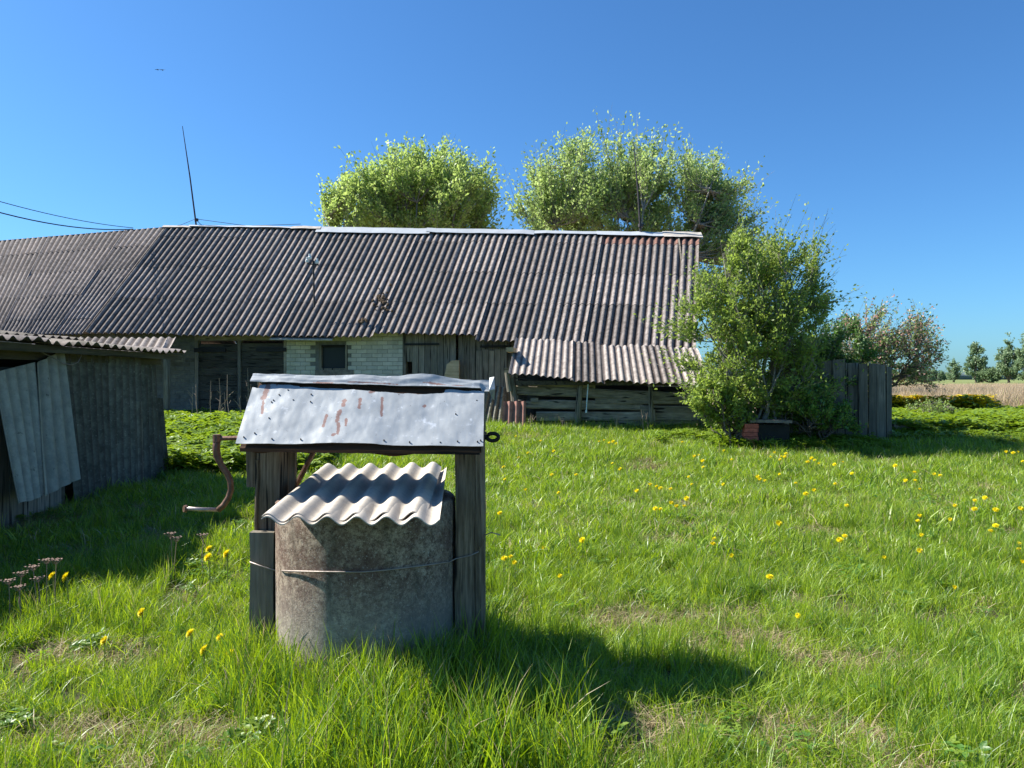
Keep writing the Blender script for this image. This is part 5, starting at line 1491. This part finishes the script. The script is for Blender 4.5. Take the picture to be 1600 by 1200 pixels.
for tok in DN.split():
    px, py = [int(q) for q in tok.split(',')]
    k = int(rd.integers(0, 3)); me, h = stem_me[k]
    s = float(rd.uniform(.72, 1.18)) * (1.1 if py > 840 else 1.15)
    if px < 400: s *= 1.3
    q = on_ground(px, py, h * s)
    if (px, py) in NEAR: lab = NEAR[(px, py)]
    elif px < 400: lab = 'small dandelion in the leafy grass left of the well post'
    elif 780 <= px <= 806 and 865 < py < 885: lab = 'dandelion of the close trio just right of the well post'
    elif 930 < px < 966 and py < 700: lab = 'dandelion of the tight row in front of the lean-to posts'
    elif px < 880: lab = 'small dandelion in the lawn right of the well roof'
    elif px < 980: lab = 'dandelion below the left part of the lean-to'
    elif px < 1085 and py > 750: lab = 'dandelion of the loose mid-lawn cluster'
    elif px < 1150 and py < 760: lab = 'dandelion in front of the right end of the lean-to'
    elif px < 1150: lab = 'dandelion of the pair above the round full bloom'
    elif px < 1335 and py < 730: lab = 'small dandelion in front of the brick trough'
    elif px < 1335 and py < 780: lab = 'dandelion in the lawn some way below the brick trough'
    elif px < 1335: lab = 'dandelion of the pair in the middle of the right lawn'
    elif py > 840: lab = 'dandelion at the right border of the picture'
    elif py < 770: lab = 'tiny dandelion near the fence shadow'
    else: lab = 'dandelion in the far right part of the lawn'
    t = thing('dandelion', (q.x, q.y, q.z - h * s), lab, 'flower', 'dandelions in the lawn')
    dand.setdefault(lab, []).append((px, t))
    t.scale = (s, s, s)
    st_ = bpy.data.objects.new('stem', me); COL.objects.link(st_); st_.parent = t
    hd = bpy.data.objects.new('flower_head', head_me); COL.objects.link(hd); hd.parent = t; hd.location = (0, 0, h)
    if px < 400: hd.rotation_euler = (Matrix.Rotation(math.radians(rd.uniform(25, 55)), 4, 'X') @ Matrix.Rotation(math.radians(rd.uniform(-55, -20)), 4, 'Y') @ Matrix.Rotation(rd.uniform(0, 6), 4, 'Z')).to_euler()
    else:
        Rz = Matrix.Rotation(rd.uniform(0, 6), 4, 'Z'); hd.rotation_euler = (Matrix.Rotation(math.radians(rd.uniform(15, 50)), 4, 'X') @ Matrix.Rotation(math.radians(rd.uniform(-30, 10)), 4, 'Y') @ Rz).to_euler()

def ordinals(d):
    for lab, its in d.items():
        if len(its) < 2: continue
        its.sort(key=lambda q: q[0])
        n = len(its)
        for k, (_, t) in enumerate(its):
            if n == 2: w = ('left', 'right')[k] + ' one of two: '
            elif k == n - 1: w = 'rightmost '
            elif k < len(ORD): w = ORD[k] + ' '
            t['label'] = ((w if n == 2 else w + 'of: ') + lab).replace('of: dandelion of', 'dandelion of').replace('of: ', '')
ordinals(dand)
# dry umbels at the shadow edge and dead stalks by the barn
def umbel(px, py, h, lab, hd=True):
    q = on_ground(px, py, h) if h < .9 else None
    t = thing('dried_umbel', (q.x, q.y, q.z - h), lab, 'dried plant', 'dried umbels at the edge of the shed shadow')
    g0 = Vector((q.x, q.y, q.z - h)); top = q
    mb = MB(); m_ = g0.lerp(top, .5) + Vector((random.uniform(-.02, .02), 0, 0)); mb.tube([g0, m_, top], [.004, .0035, .003], 5); mb.build('stalk', M['dry_stalk'], t)
    mb = MB()
    for k in range(13):
        a = k * 2.4; r = .006 + .0042 * k * .8
        e = top + Vector((math.cos(a) * r, math.sin(a) * r, .022 + random.uniform(-.004, .004)))
        mb.tube([top - Vector((0, 0, .01)), e], .0012, 3, cap=False)
        mb.tube([e, e + Vector((0, 0, .006))], [.006, .0075], 5)
    mb.build('seed_head', M['umbel'], t)
for (px, py, h, lab) in ((73, 880, .42, 'tallest dried umbel at the edge of the shed shadow'), (52, 890, .40, 'dried umbel just left of the tallest one'), (34, 900, .36, 'dried umbel second from the left at the shadow edge'), (14, 912, .33, 'dried umbel at the far left of the shadow edge'),
                         (88, 880, .40, 'dried umbel just right of the tallest one'), (60, 908, .33, 'short dried umbel below the tallest one'), (267, 838, .42, 'dried umbel standing alone between shed shadow and well'), (276, 845, .38, 'smaller dried umbel right of the lone one'), (318, 840, .36, 'pale dried umbel nearest the well on the shadow edge'), (30, 922, .3, 'lowest dried umbel at the far left')):
    umbel(px, py, h, lab)
stalks = {}
for k, (px, top, D) in enumerate(((330, 595, 16.4), (346, 590, 16.2), (352, 612, 16.3), (361, 585, 16.0), (377, 618, 16.3), (384, 575, 16.6), (390, 600, 16.0), (312, 600, 16.5), (300, 605, 16.2), (345, 618, 16.1), (836, 648, 14.9), (880, 652, 14.8), (964, 646, 14.7), (1006, 640, 14.6), (1010, 652, 14.6))):
    a = P(px, 650, D); a.z = gz(a.x, a.y) - .02; b = P(px + random.uniform(-7, 3), top, D)
    mb = MB(); m_ = a.lerp(b, .55) + Vector((random.uniform(-.05, .05), 0, 0)); mb.tube([a, m_, b], [.011, .009, .004], 5)
    for j in range(3):
        s0 = a.lerp(b, random.uniform(.4, .85)); mb.tube([s0, s0 + Vector((random.uniform(-.12, .12), random.uniform(-.05, .05), random.uniform(.06, .18)))], [.006, .003], 4)
    so_ = mb.build('dead_stalk', M['dry_stalk']); stalks.setdefault(px < 500, []).append((px, so_))
    tag(so_, 'dead weed stalk in front of the dark left barn door' if px < 500 else 'dead weed stalk at the foot of the timber lean-to', 'dead stalk', 'dead stalks by the left barn door' if px < 500 else 'dead stalks by the lean-to')
ordinals({('weed stalk in front of the dark left barn door' if k_ else 'weed stalk at the foot of the timber lean-to'): v_ for k_, v_ in stalks.items()})
# two far birds
for k, (px, py) in enumerate(((246.5, 109), (254, 109.5))):
    c_ = P(px, py, 80); s = .16
    mb = MB(); mb.tube([c_ + Vector((-s * .2, -s, 0)), c_, c_ + Vector((0, s * .8, .02))], [.02, .06, .03], 6)
    mb.add([c_ + Vector((0, -.06, .02)), c_ + Vector((0, .08, .02)), c_ + Vector((.22, .05, .08)), c_ + Vector((.36, .0, .02)), c_ + Vector((-.22, .05, .08)), c_ + Vector((-.36, 0, .02))], [(0, 1, 2, 3), (1, 0, 5, 4)])
    tag(mb.build('bird', M['black_iron']), ['left one of two tiny birds high in the sky', 'right one of two tiny birds high in the sky'][k], 'bird', 'birds in the sky')
